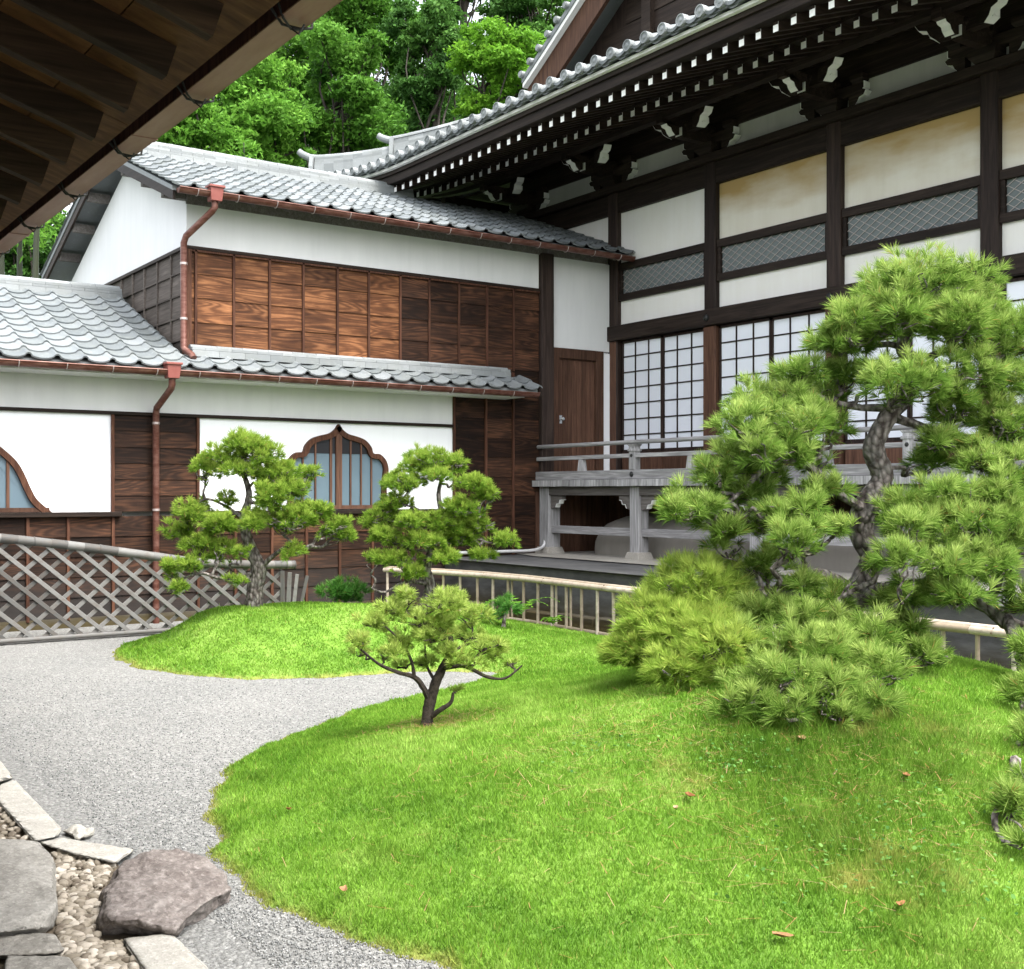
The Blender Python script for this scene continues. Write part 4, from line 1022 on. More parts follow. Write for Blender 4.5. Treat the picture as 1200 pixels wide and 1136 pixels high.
def sdist(X, Y):
    X = np.asarray(X, float); Y = np.asarray(Y, float); shp = X.shape; x = X.ravel(); y = Y.ravel()
    best = np.full(x.shape, 1e9); inside = np.zeros(x.shape, bool)
    for (ax, ay), (dx, dy) in zip(P2, seg):
        t = np.clip(((x-ax)*dx+(y-ay)*dy)/(dx*dx+dy*dy+1e-12), 0, 1)
        best = np.minimum(best, (x-ax-t*dx)**2+(y-ay-t*dy)**2)
        by = ay+dy
        c = ((ay > y) != (by > y)); xi = ax + (y-ay)*dx/(dy if abs(dy) > 1e-12 else 1e-12); inside ^= (c & (x < xi))
    d = np.sqrt(best); return np.where(inside, d, -d).reshape(shp)
def hgt(X, Y, d=None):
    if d is None: d = sdist(X, Y)
    s1 = np.clip(d/.9, 0, 1); s1 = s1*s1*(3-2*s1)
    g1 = .33*np.exp(-((((X+2.05)/1.45)**2+((Y-10.4)/1.15)**2)**1.25)) + .12*np.exp(-(((X+.5)/1.2)**2+((Y-10.8)/1.2)**2))
    g2 = .52*np.exp(-(((X-1.75)/1.75)**2+((Y-6.1)/1.75)**2)) + .10*np.exp(-(((X-.6)/1.4)**2+((Y-4.8)/1.2)**2))
    bump = .012*np.sin(X*3.1+1)*np.cos(Y*2.7) + .008*np.sin(X*7.3)*np.sin(Y*6.1+2)
    h = .055*(1-np.exp(-np.clip(d, 0, 9)/.07)) + s1*(g1+g2) + bump*s1
    return np.where(d > 0, h, -.03 + np.clip(d, -.2, 0)*.3)
gx = np.arange(-5.2, 6.4, .045); gy = np.arange(2.6, 13.6, .045)
GX, GY = np.meshgrid(gx, gy, indexing='ij')
GD = sdist(GX, GY) + .03*np.sin(GX*9+GY*4)*np.cos(GY*11) + .02*np.sin(GX*23)*np.sin(GY*19)
GH = hgt(GX, GY, GD)
ok = GD > -.10
idx = -np.ones(GX.shape, int); idx[ok] = np.arange(ok.sum())
def c2w(X, Y, Z): return np.stack([CX+ST*X-CT*Y, CT*X+ST*Y, Z], -1)
LV = c2w(GX[ok], GY[ok], GH[ok])
q = ok[:-1, :-1] & ok[1:, :-1] & ok[1:, 1:] & ok[:-1, 1:]
LF = np.stack([idx[:-1, :-1][q], idx[1:, :-1][q], idx[1:, 1:][q], idx[:-1, 1:][q]], -1)
def dryness(X, Y, D):
    dd = np.exp(-np.clip(D, 0, 9)/.06)*.8
    for (px, py, r, s) in [(395, 768, .12, .0), (800, 905, .16, .7), (700, 905, .1, .45), (780, 890, .2, .4), (240, 745, .1, .5), (270, 755, .06, .6), (1000, 965, .3, .55), (1100, 960, .3, .45), (880, 940, .12, .5), (1130, 1075, .1, .5), (700, 940, .06, .5), (760, 860, .2, .35), (950, 870, .5, .35), (650, 765, .25, .35), (1120, 880, .4, .35), (320, 1070, .2, .3), (640, 1125, .25, .5), (1010, 870, .3, .3)]:
        cx, cy = (px-600)/FPX*5.3, None
        z_ = .35 if py > 830 and px > 650 else .2
        Y0 = (CZ-z_)*FPX/(py-HOR); X0 = (px-600)/FPX*Y0
        dd = dd + 1.2*s*np.exp(-((X-X0)**2+(Y-Y0)**2)/(r*.8)**2)*(.6+.4*np.sin(X*19)*np.sin(Y*17+1))
    return np.clip(dd, 0, 1)
structure(np_mesh('lawn_mounds', LV, LF, ['lawn'], smooth=True, extra={'dry': ('POINT', dryness(GX, GY, GD)[ok])}))
# grass blades
def scatter(n, xr, yr, w=None):
    X = rng.uniform(*xr, n); Y = rng.uniform(*yr, n); D = sdist(X, Y) + .03*np.sin(X*9+Y*4)*np.cos(Y*11) + .02*np.sin(X*23)*np.sin(Y*19)
    k = (D > -.012) & (np.abs(X) < Y*.50+.9); return X[k], Y[k], D[k]
Xs = []; Ys = []; Ds = []; Hs = []
for (n, yr, xr) in ((330000, (3.0, 5.2), (-2.2, 3.4)), (330000, (5.2, 7.6), (-2.6, 4.6)), (200000, (7.6, 10), (-4, 5.5)), (150000, (10, 13.2), (-4.5, 3))):
    a, b_, c = scatter(n, xr, yr); Xs.append(a); Ys.append(b_); Ds.append(c)
X = np.concatenate(Xs); Y = np.concatenate(Ys); D = np.concatenate(Ds); n = len(X)
Z = hgt(X, Y, np.maximum(D, .004)) - .004
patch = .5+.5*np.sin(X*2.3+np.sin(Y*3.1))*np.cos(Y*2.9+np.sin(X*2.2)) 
dark = np.zeros(n)  # darker blades: a few tufts, and the big pine's shade painted into the colour
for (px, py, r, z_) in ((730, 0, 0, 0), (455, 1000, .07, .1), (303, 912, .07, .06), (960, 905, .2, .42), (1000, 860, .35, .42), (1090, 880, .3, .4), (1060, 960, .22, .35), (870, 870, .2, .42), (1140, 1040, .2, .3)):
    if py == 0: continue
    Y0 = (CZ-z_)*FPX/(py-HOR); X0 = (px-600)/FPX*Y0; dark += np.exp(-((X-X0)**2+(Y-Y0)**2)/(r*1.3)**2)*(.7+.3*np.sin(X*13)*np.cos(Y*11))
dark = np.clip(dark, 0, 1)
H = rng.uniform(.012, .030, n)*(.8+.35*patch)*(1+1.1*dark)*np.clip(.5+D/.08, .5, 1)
H *= np.where(rng.random(n) < .012, 1.9, 1)
az = rng.uniform(0, 2*np.pi, n); lean = rng.uniform(.1, .95, n)*H; W = rng.uniform(.0016, .0032, n)*np.clip(Y/4.2, 1, 2.6)
B = c2w(X, Y, Z); fa = rng.uniform(0, np.pi, n)
sx = np.stack([np.cos(fa), np.sin(fa), np.zeros(n)], -1)*W[:, None]
tip = B + np.stack([np.cos(az)*lean, np.sin(az)*lean, H], -1)
GV = np.stack([B-sx, B+sx, tip], 1).reshape(-1, 3); GF = np.arange(3*n).reshape(-1, 3)
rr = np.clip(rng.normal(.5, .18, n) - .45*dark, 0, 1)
dr = np.clip(dryness(X, Y, D) + (rng.random(n) < .03)*.6, 0, 1)
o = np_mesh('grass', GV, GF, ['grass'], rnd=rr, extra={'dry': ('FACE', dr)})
tag(o, 'short bright green grass covering the garden mounds', 'grass', kind='stuff')

def mound_at(px, py, Yfix=None):               # photo pixel on the lawn: first hit of its ray, or the lawn at a given depth
    Ys = np.arange(2.8, 13.5, .02) if Yfix is None else np.array([Yfix]); Xs_ = (px-600)/FPX*Ys
    h = np.maximum(0, hgt(Xs_, Ys)); ray = CZ-(py-HOR)/FPX*Ys
    k = int(np.argmax(ray <= h)) if Yfix is None and (ray <= h).any() else 0
    return cam2w(Xs_[k], Ys[k], float(h[k])), Xs_[k], Ys[k]
def ground_z(v):
    dx, dy = v[0]-CX, v[1]; Xc = ST*dx+CT*dy; Yc = -CT*dx+ST*dy
    i, j = int((Xc-gx[0])/.045), int((Yc-gy[0])/.045)
    return max(0, float(GH[i, j])) if 0 <= i < len(gx) and 0 <= j < len(gy) else 0.0

# ------------------------------------------------------------------ stones
def rock(name, mat, pts, n=5, amp=.02, loc=None, sc=6.0, smooth=True, fine=.004, seed=0, soft=3, fac=.35):
    bm = bmesh.new()
    for p in pts: bm.verts.new(p)
    bmesh.ops.convex_hull(bm, input=bm.verts)
    for v in [v for v in bm.verts if not v.link_faces]: bm.verts.remove(v)
    bmesh.ops.triangulate(bm, faces=bm.faces)
    for _ in range(n):
        L_ = sum(e.calc_length() for e in bm.edges)/max(1, len(bm.edges))
        es = [e for e in bm.edges if e.calc_length() > L_*.6]
        bmesh.ops.subdivide_edges(bm, edges=es, cuts=1, use_grid_fill=True, smooth=0)
        bmesh.ops.triangulate(bm, faces=bm.faces)
        if _ in (2, 4)[:soft]: bmesh.ops.smooth_vert(bm, verts=bm.verts, factor=fac, use_axis_x=True, use_axis_y=True, use_axis_z=True)
    bm.normal_update()
    for v in bm.verts:
        c = v.co*sc + Vector((seed, seed, 0))
        d = noise.fractal(c, 1.0, 2.0, 4)*amp + noise.noise(c*5)*fine - abs(noise.noise(Vector((c.x*.6, c.y*.6, c.z*2.2))))*amp*.8
        v.co += v.normal*d
    me = bpy.data.meshes.new(name); base = Vector(loc)
    for v in bm.verts: v.co -= base
    bm.to_mesh(me); bm.free()
    me.polygons.foreach_set('use_smooth', [smooth]*len(me.polygons))
    return link_mesh(name, me, [mat], None, loc)
A_ = lambda px, py, z: tuple(G(px, py, z))
bp = [A_(112, 1104, -.03), A_(116, 1060, -.03), A_(150, 1030, -.03), A_(262, 1030, -.03), A_(266, 1066, -.03), A_(210, 1100, -.03), A_(150, 1103, -.03),
      A_(122, 1040, .09), A_(112, 1082, .02), A_(126, 1080, .075), A_(146, 1010, .12), A_(186, 992, .135), A_(226, 996, .125), A_(258, 1016, .09), A_(268, 1044, .05), A_(264, 1052, .02), A_(238, 1060, .08), A_(204, 1091, .05), A_(208, 1096, .02), A_(162, 1078, .085), A_(135, 1074, .09)]
o = rock('boulder', 'boulder', bp, 6, .020, G(190, 1050), 8.0, seed=3, soft=1, fine=.005)
tag(o, 'mauve-brown angular boulder lying across the pale kerb beside the lawn', 'rock')
o = rock('stepping_stone', 'flatstone', [A_(x, y, z) for x, y, z in [(-110, 985, .09), (45, 985, .085), (62, 1003, .08), (66, 1060, .08), (52, 1088, .07), (-20, 1096, .07), (-110, 1102, .08), (-110, 985, 0), (40, 990, -.02), (68, 1020, -.02), (70, 1085, -.02), (40, 1103, -.02), (-110, 1112, -.02)]], 6, .009, G(0, 1060), 7.0, seed=9, soft=1)
tag(o, 'large flat pale grey stepping stone in the bottom left corner', 'stone')
o = rock('stepping_stone', 'darkstone', [A_(x, y, z) for x, y, z in [(-40, 1094, .05), (66, 1094, .05), (76, 1112, .04), (70, 1118, .03), (-40, 1122, .04), (-40, 1098, -.02), (78, 1112, -.02), (75, 1122, -.02), (-40, 1126, -.02)]], 5, .008, G(10, 1110), 8.0, seed=14)
tag(o, 'low rough dark stone between the large flat stone and the small slab', 'stone')
o = rock('stepping_stone', 'darkstone', [A_(x, y, z) for x, y, z in [(8, 1120, .06), (80, 1120, .06), (92, 1140, .06), (88, 1165, .06), (0, 1165, .06), (8, 1122, -.02), (86, 1124, -.02), (96, 1165, -.02), (0, 1168, -.02)]], 5, .006, G(45, 1145), 6.0, seed=24)
tag(o, 'small grey paving slab cut off by the bottom edge, nearest the corner', 'stone')
kerbs = [([(-60, 838), (-44, 838), (16, 912), (-2, 917), (-60, 866)], 'cream kerb stone at the left edge of the photo, farthest of the kerb line'),
         ([(0, 920), (17, 914), (73, 972), (66, 981), (39, 986), (0, 943), (-14, 930)], 'long cream kerb stone between the grey gravel and the pebbles at left'),
         ([(45, 988), (70, 982), (158, 996), (135, 1012), (85, 1001)], 'narrow cream kerb stone running behind the flat stepping stone to the boulder'),
         ([(142, 1100), (200, 1094), (245, 1136), (275, 1170), (190, 1170)], 'cream kerb stone in front of the mauve boulder')]
for i, (pts, lab) in enumerate(kerbs):
    c = G(sum(p[0] for p in pts)/len(pts), sum(p[1] for p in pts)/len(pts))
    pp = [A_(x, y, .035) for x, y in pts] + [A_(x, y, -.03) for x, y in pts]
    kb_ = bmesh.new(); tv = [kb_.verts.new(Vector(p)-c) for p in pp[:len(pts)]]; bv = [kb_.verts.new(Vector(p)-c) for p in pp[len(pts):]]; nn_ = len(pts)
    kb_.faces.new(tv); kb_.faces.new(bv[::-1])
    for j in range(nn_): kb_.faces.new([tv[j], bv[j], bv[(j+1) % nn_], tv[(j+1) % nn_]])
    bmesh.ops.recalc_face_normals(kb_, faces=kb_.faces)
    bmesh.ops.bevel(kb_, geom=list(kb_.edges), offset=.007, segments=2, affect='EDGES')
    bmesh.ops.triangulate(kb_, faces=kb_.faces)
    for _ in range(4): bmesh.ops.subdivide_edges(kb_, edges=[e for e in kb_.edges if e.calc_length() > .02], cuts=1); bmesh.ops.triangulate(kb_, faces=kb_.faces)
    kb_.normal_update()
    for v in kb_.verts: v.co += v.normal*(noise.fractal(v.co*18+Vector((i*9, 0, 0)), 1.0, 2.0, 3)*.004)
    me = bpy.data.meshes.new('kerb_stone'); kb_.to_mesh(me); kb_.free(); me.polygons.foreach_set('use_smooth', [True]*len(me.polygons)); o = link_mesh('kerb_stone', me, ['kerbstone'], None, c)
    tag(o, lab, 'kerb stone', 'cream kerb stones along the drip line')
o = rock('stone_fragment', 'kerbstone', [A_(x, y, z) for x, y, z in [(75, 974, .02), (88, 967, .04), (108, 968, .03), (110, 978, .02), (92, 983, .02), (75, 978, -.02), (110, 980, -.02)]], 4, .014, G(92, 976), 16.0, seed=44)
tag(o, 'small rough pale lump at the joint of the kerb stones', 'stone')
# pebble bed between the kerb line and the near building
g = MB(); g.add([tuple(G(p[0], p[1], .004)) for p in [(-400, 700), (10, 925), (40, 985), (135, 1008), (190, 1100), (260, 1190), (330, 1500), (-2000, 1500)]], [tuple(range(8))]); structure(g.build('pebble_bed_soil', 'soil'))
ico = bmesh.new(); bmesh.ops.create_icosphere(ico, subdivisions=2, radius=1); iv = np.array([v.co[:] for v in ico.verts]); itf = np.array([[v.index for v in f.verts] for f in ico.faces]); ico.free()
zones = [[(-60, 925), (-5, 925), (45, 988), (0, 988), (-60, 985)], [(62, 1000), (135, 1010), (118, 1045), (113, 1105), (142, 1106), (185, 1170), (60, 1170), (72, 1120), (66, 1060)]]
def inpoly(x, y, P):
    c = False; j = len(P)-1
    for i in range(len(P)):
        if (P[i][1] > y) != (P[j][1] > y) and x < (P[j][0]-P[i][0])*(y-P[i][1])/(P[j][1]-P[i][1])+P[i][0]: c = not c
        j = i
    return c
random.seed(77)
PV = []; PF = []; PR = []; cnt = 0
for Zn, num in zip(zones, (260, 1250)):
    x0, x1 = min(p[0] for p in Zn), max(p[0] for p in Zn); y0, y1 = min(p[1] for p in Zn), max(p[1] for p in Zn); c = 0
    while c < num:
        px, py = random.uniform(x0, x1), random.uniform(y0, y1)
        if not inpoly(px, py, Zn): continue
        c += 1; s_ = random.uniform(.007, .019); p = G(px, py, .004)
        R = Matrix.Rotation(random.uniform(0, 6.28), 3, 'Z') @ Matrix.Rotation(random.uniform(-.4, .4), 3, 'X')
        Sx = np.diag([s_*random.uniform(1, 1.5), s_, s_*random.uniform(.5, .8)])
        wob = 1+.16*np.sin(iv@rng.normal(size=3)*2.2+rng.uniform(0, 6, 1))
        v = (iv*wob[:, None])@Sx.T@np.array(R).T + np.array([p.x, p.y, s_*.35+random.uniform(0, .012)])
        PF.append(itf+cnt*len(iv)); PV.append(v); PR.append(np.full(len(itf), random.random())); cnt += 1
o = np_mesh('pebbles', np.concatenate(PV), np.concatenate(PF), ['pebble'], rnd=np.concatenate(PR), smooth=True)
tag(o, 'rounded brown and cream pebbles filling the drip bed around the flat stones', 'pebbles', kind='stuff')
# loose gravel chips near the camera and along lawn edges
n = 60000; U = rng.random(n); Yc = 1/(1/3.3 - U*(1/3.3-1/9.0)); Xc = rng.uniform(-.48, .3, n)*Yc
Dd = sdist(Xc, Yc); W_ = c2w(Xc, Yc, np.zeros(n)); keep = (Dd < -.0) & (W_[:, 1] > 1.42)
W_ = W_[keep]; n = len(W_)
ov = np.array([(1, 0, 0), (-1, 0, 0), (0, 1, 0), (0, -1, 0), (0, 0, 1), (0, 0, -1)], float)
of = np.array([(0, 2, 4), (2, 1, 4), (1, 3, 4), (3, 0, 4), (2, 0, 5), (1, 2, 5), (3, 1, 5), (0, 3, 5)])
sz = rng.uniform(.0025, .005, n)
R3 = np.linalg.qr(rng.normal(size=(n, 3, 3)))[0]
vv = np.einsum('nij,kj->nki', R3, ov*np.array([1.2, .9, .6]))*sz[:, None, None]*rng.uniform(.8, 1.2, (n, 6, 1)) + W_[:, None, :] + np.array([0, 0, .003])
m = N('gravel_chip'); m.col(m.ramp(m.attr(), [(0, (.10, .102, .102)), (.4, (.18, .184, .18)), (.8, (.25, .254, .245)), (1, (.38, .375, .36))])); m.set(roughness=.9); M['chip'] = m.m
o = np_mesh('loose_gravel', vv.reshape(-1, 3), (of[None]+6*np.arange(n)[:, None, None]).reshape(-1, 3), ['chip'], rnd=np.repeat(rng.random(n), 8))
tag(o, 'grey crushed gravel chips raked over the court', 'gravel', kind='stuff')

# ------------------------------------------------------------------ lattice fence (arched top rail falling to the right)
LF_ = thing('lattice_fence', 'weathered grey bamboo lattice fence with sloping pole top in front of the cedar wall', 'fence', (1.1, 3.4, 0))
fy = [.6, 1.5, 2.38, 3.28, 4.27, 4.9, 5.30]; fz = [1.12, 1.07, .985, .86, .70, .655, .64]
def ftop(y): return float(np.interp(y, fy, fz))
random.seed(41)
b = MB(); ins = lambda u, v: .6 < u < 5.16 and .03 < v < ftop(u)-.02
clip_bars(b, .6, 5.2, ins, .86, .225, .040, .012, lambda u, v, w=0: (1.085-w, u, v), jit=.012, vmax=1.2)
b.build('lattice_slats', 'greybamboo', LF_, bevel=.003)
b = MB(); clip_bars(b, .6, 5.2, ins, -.86, .225, .040, .012, lambda u, v, w=0: (1.105-w, u, v), jit=.012, vmax=1.2)
b.build('lattice_slats', 'greybamboo', LF_, bevel=.003)
b = MB()
P = smoothpath([(1.095, y, z) for y, z in zip(fy, fz)], 6)
for i in range(0, len(P)-1):
    b.tube([P[i], P[i+1]], [.043*(1.04 if i % 3 == 0 else 1), .042], 12, 0)
for k in range(10):
    p = P[min(len(P)-1, 2+k*4)]; b.tube([p+Vector((0, -.006, 0)), p+Vector((0, .006, 0))], .047, 12, 0, .05)
b.build('top_rail', 'greybamboo', LF_, smooth=True)
b = MB(); b.tube([(1.13, .6, .045), (1.13, 2.4, .04), (1.13, 5.1, .04)], .022, 10); b.tube([(1.07, .6, .045), (1.07, 5.1, .04)], .020, 10); b.build('bottom_rail', 'greybamboo', LF_, smooth=True)
b = MB()
for k, (y, l_) in enumerate([(5.12, 0), (5.17, -.01), (5.22, .02), (5.27, .05), (5.33, .10)]): b.bar((1.10, y, .0), (1.10+.01*k, y+l_, .60-.02*k), .035, .035)
b.build('end_posts', 'greybamboo', LF_, bevel=.005)
# ------------------------------------------------------------------ bamboo picket fence beside the ditch
BF = thing('bamboo_fence', 'low pale bamboo picket fence with split bamboo rail along the stone apron', 'fence', (5, 7.25, 0))
cp = [(.18, 6.93), (.8, 7.18), (1.6, 7.36), (2.4, 7.42), (3.9, 7.33), (5.5, 7.24), (7.3, 7.16), (8.3, 7.13), (10.5, 7.05)]
def fyl(x): return float(np.interp(x, [p[0] for p in cp], [p[1] for p in cp]))
random.seed(43)
xs = np.arange(.2, 10.4, .268)
def bam(b, p, q, r, nodes=.22, mi=0):
    p, q = Vector(p), Vector(q); L = (q-p).length; n = max(1, int(L/nodes)); rr = random.random()
    path = []; rad = []
    for i in range(n):
        for t, f in ((0, 1.12), (.03, 1.0), (.97, 1.0)): path.append(p+(q-p)*((i+t)/n)); rad.append(r*f)
    path.append(q); rad.append(r*1.1); b.tube(path, rad, 10, mi, rr)
for x in xs:
    b = MB(); y = fyl(x)
    bam(b, (x, y-.012, .0), (x+random.uniform(-.006, .006), y-.012, .455), .0165)
    if random.random() < .25: bam(b, (x+.03, y+.02, .0), (x+.03, y+.02, .45), .013)
    b.build('picket', 'bamboo', BF, smooth=True)
def railseg(name, z, r, flat, dz=0):
    b = MB(); xx = .15
    while xx < 10.3:
        x2 = min(10.35, xx+random.uniform(.9, 1.7))
        if x2 > xx+.1:
            n = 4; 
            for o_, zz, r2 in flat:
                pth = [(xx+(x2-xx)*i/n, fyl(xx+(x2-xx)*i/n)+o_, z+zz) for i in range(n+1)]
                b.tube(pth, r*r2, 10, 0)
        xx = x2+.004
    b.build(name, 'bamboo', BF, smooth=True)
railseg('top_rail', .475, .029, [(-.022, 0, 1), (.020, .002, 1), (0, .020, .9)])
railseg('bottom_rail', .025, .019, [(0, 0, 1)])
b = MB()
for x in np.arange(.6, 10, .536*2): 
    y = fyl(x); b.tube([(x-.006, y-.05, .47), (x, y-.03, .505), (x, y+.03, .505), (x+.006, y+.05, .47), (x, y, .44), (x-.006, y-.05, .47)], .005, 5)
b.build('rope_ties', 'batten', BF)

# grey drain pipe on the apron
b = MB(); b.tube(smoothpath([(.10, 9.36, .92), (.16, 9.30, .72), (.20, 9.12, .655), (.18, 8.7, .648), (.10, 8.2, .645), (.06, 7.95, .64)], 4), .020, 10)
tag(b.build('drain_pipe', 'pipe', smooth=True, loc=(.15, 8.8, .63)), 'thin grey drain pipe lying on the stone apron from the dark post', 'pipe')

# ------------------------------------------------------------------ pines
def unit(v): return v/np.maximum(1e-9, np.linalg.norm(v, axis=-1, keepdims=True))
def tufts(name, C, D, L, W, nn, spread, mat, parent, tone=None, var=.5):
    C = np.array(C); D = unit(np.array(D)); n = len(C)
    tone = np.full(n, .5) if tone is None else np.array(tone)
    base = np.repeat(C, nn, 0); dr = np.repeat(D, nn, 0)
    rv = rng.normal(size=(n*nn, 3)); rv = unit(rv)
    d = unit(dr + rv*spread*rng.uniform(.4, 1.0, (n*nn, 1)))
    Ls = np.repeat(rng.uniform(.75, 1.15, n)*L, nn)*rng.uniform(.7, 1.1, n*nn)
    b0 = base + dr*rng.uniform(-.35, .1, (n*nn, 1))*L*.7
    perp = unit(np.cross(d, rng.normal(size=(n*nn, 3))))*(W/2)
    tip = b0 + d*Ls[:, None]; mid = b0+d*(Ls*.5)[:, None]
    bend = np.zeros_like(tip); bend[:, 2] = -.06*Ls; tip = tip+bend
    V = np.stack([b0-perp*.7, b0+perp*.7, mid+perp, tip, mid-perp], 1).reshape(-1, 3)
    F = np.arange(n*nn*5).reshape(-1, 5)
    r = np.clip(np.repeat(tone, nn) + rng.normal(0, .13*var*2, n*nn), 0, .92)
    r[rng.random(n*nn) < .008] = 1.0
    return np_mesh(name, V, F, [mat], parent, rnd=r)
def limb(b, p, q, r0, r1, seed=0, kink=.12, n=7, sides=8, mi=0, wob=.25, floor=False):
    p, q = Vector(p), Vector(q); L = (q-p).length; rs = random.Random(seed); pts = [p]
    for i in range(1, n):
        t = i/n; s_ = math.sin(math.pi*t)
        pts.append(p.lerp(q, t) + Vector((rs.uniform(-1, 1), rs.uniform(-1, 1), rs.uniform(-.6, .9)))*L*kink*s_)
    pts.append(q); pts = smoothpath(pts, 3)
    if floor:
        for v in pts: v.z = max(v.z, ground_z(v)+.02)
    b.tube(pts, [r0+(r1-r0)*i/(len(pts)-1) for i in range(len(pts))], sides, mi, None, wob); return pts
def pine(name, label, trunkpx, trunkr, pads, L, W, nn, mat, dens, base_loc, seed, limbs=(), twigr=.004, group=None, padthick=.5, seeds=None, spread=.85, tone=(.25, .62), bark='bark', solid=False):
    root = thing(name, label, 'pine tree', base_loc, group); random.seed(seed)
    tr = MB(); pts = smoothpath([at(*p) for p in trunkpx], 5); rad = lerps(trunkr, len(pts))
    tr.tube(pts, rad, 14, 0, None, .22)
    for path, r0, r1 in limbs:
        lp = smoothpath([at(*p) for p in path], 4); tr.tube(lp, [r0+(r1-r0)*i/(len(lp)-1) for i in range(len(lp))], 9, 0, None, .3)
        pts += lp[len(lp)//3:]
    C = []; D = []; T = []
    for k, (px, py, rx, ry, Y) in enumerate(pads):
        while Y > 3 and at(px, py+ry*.8, Y).z < ground_z(at(px, py, Y))+.02: Y -= .04
        c = at(px, py, Y); sx = rx/FPX*Y; sz = ry/FPX*Y; sy = sx*random.uniform(.75, 1.0)
        anchor = min(pts, key=lambda p: (p-c).length + max(0, p.z-c.z)*.8)
        low = c + Vector((0, 0, -sz*.55)); low.z = max(low.z, ground_z(low)+.05)
        lp = limb(tr, anchor, low, max(.25*trunkr[0], twigr*2.0)*min(1, .4+(low-anchor).length), twigr*1.6, seed+k, .14, 6, 7, floor=True)
        num = max(3, int(dens*sx*(sy+sz)))
        nb = max(3, num//7); subs = []
        for j in range(nb):                     # twigs fanning out under the pad
            a = random.uniform(0, 2*math.pi); rr_ = random.uniform(.35, .85); e = c + Vector((math.cos(a)*sx*rr_, math.sin(a)*sy*rr_, sz*random.uniform(-.35, .35)))
            st = lp[random.randint(len(lp)//2, len(lp)-1)]
            limb(tr, st, e, twigr*random.uniform(1.0, 1.5), twigr*.7, seed*7+j+k*31, .16, 4, 5, floor=True); subs.append(e)
        scs = []
        for j in range(max(3, int(3+rx/14))):
            a = random.uniform(0, 2*math.pi); q_ = random.uniform(.15, .75); f_ = random.uniform(.42, .66)
            scs.append((Vector((math.cos(a)*sx*q_, math.sin(a)*sy*q_, sz*random.uniform(-.45, .55))), f_))
        for j in range(num):
            if random.random() < .10:           # stray shoots on the twigs
                e = random.choice(subs); p = lp[random.randint(len(lp)//2, len(lp)-1)].lerp(e, random.random()); C.append(p[:]); dd = Vector((random.uniform(-1, 1), random.uniform(-1, 1), random.uniform(-.3, 1))).normalized(); D.append(dd[:]); T.append(random.uniform(tone[0], tone[1])); continue
            a = random.uniform(0, 2*math.pi); el = math.asin(random.uniform(-.55, 1)); rr_ = random.uniform(.55, 1.05); so_, sf_ = random.choice(scs)
            if solid: so_, sf_, rr_ = Vector((0, 0, 0)), 1.0, random.uniform(.72, 1.04)
            dirn = Vector((math.cos(a)*math.cos(el), math.sin(a)*math.cos(el), math.sin(el)))
            lump = 1+.14*noise.noise(dirn*2.3+Vector((k, seed, 0)))
            p = c + so_ + Vector((dirn.x*sx*sf_, dirn.y*sy*sf_, dirn.z*(sz*.35+sf_*sx*.45)))*rr_*lump
            C.append(p[:]); dd = Vector((dirn.x*.8, dirn.y*.8, dirn.z*.7+.45)).normalized(); D.append((dd+Vector((random.uniform(-.25, .25), random.uniform(-.25, .25), random.uniform(-.2, .25))))[:])
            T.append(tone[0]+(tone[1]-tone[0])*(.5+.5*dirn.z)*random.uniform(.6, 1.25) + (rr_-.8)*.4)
    t = tr.build('trunk', bark, root, smooth=True)
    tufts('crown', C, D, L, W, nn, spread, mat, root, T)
    return root
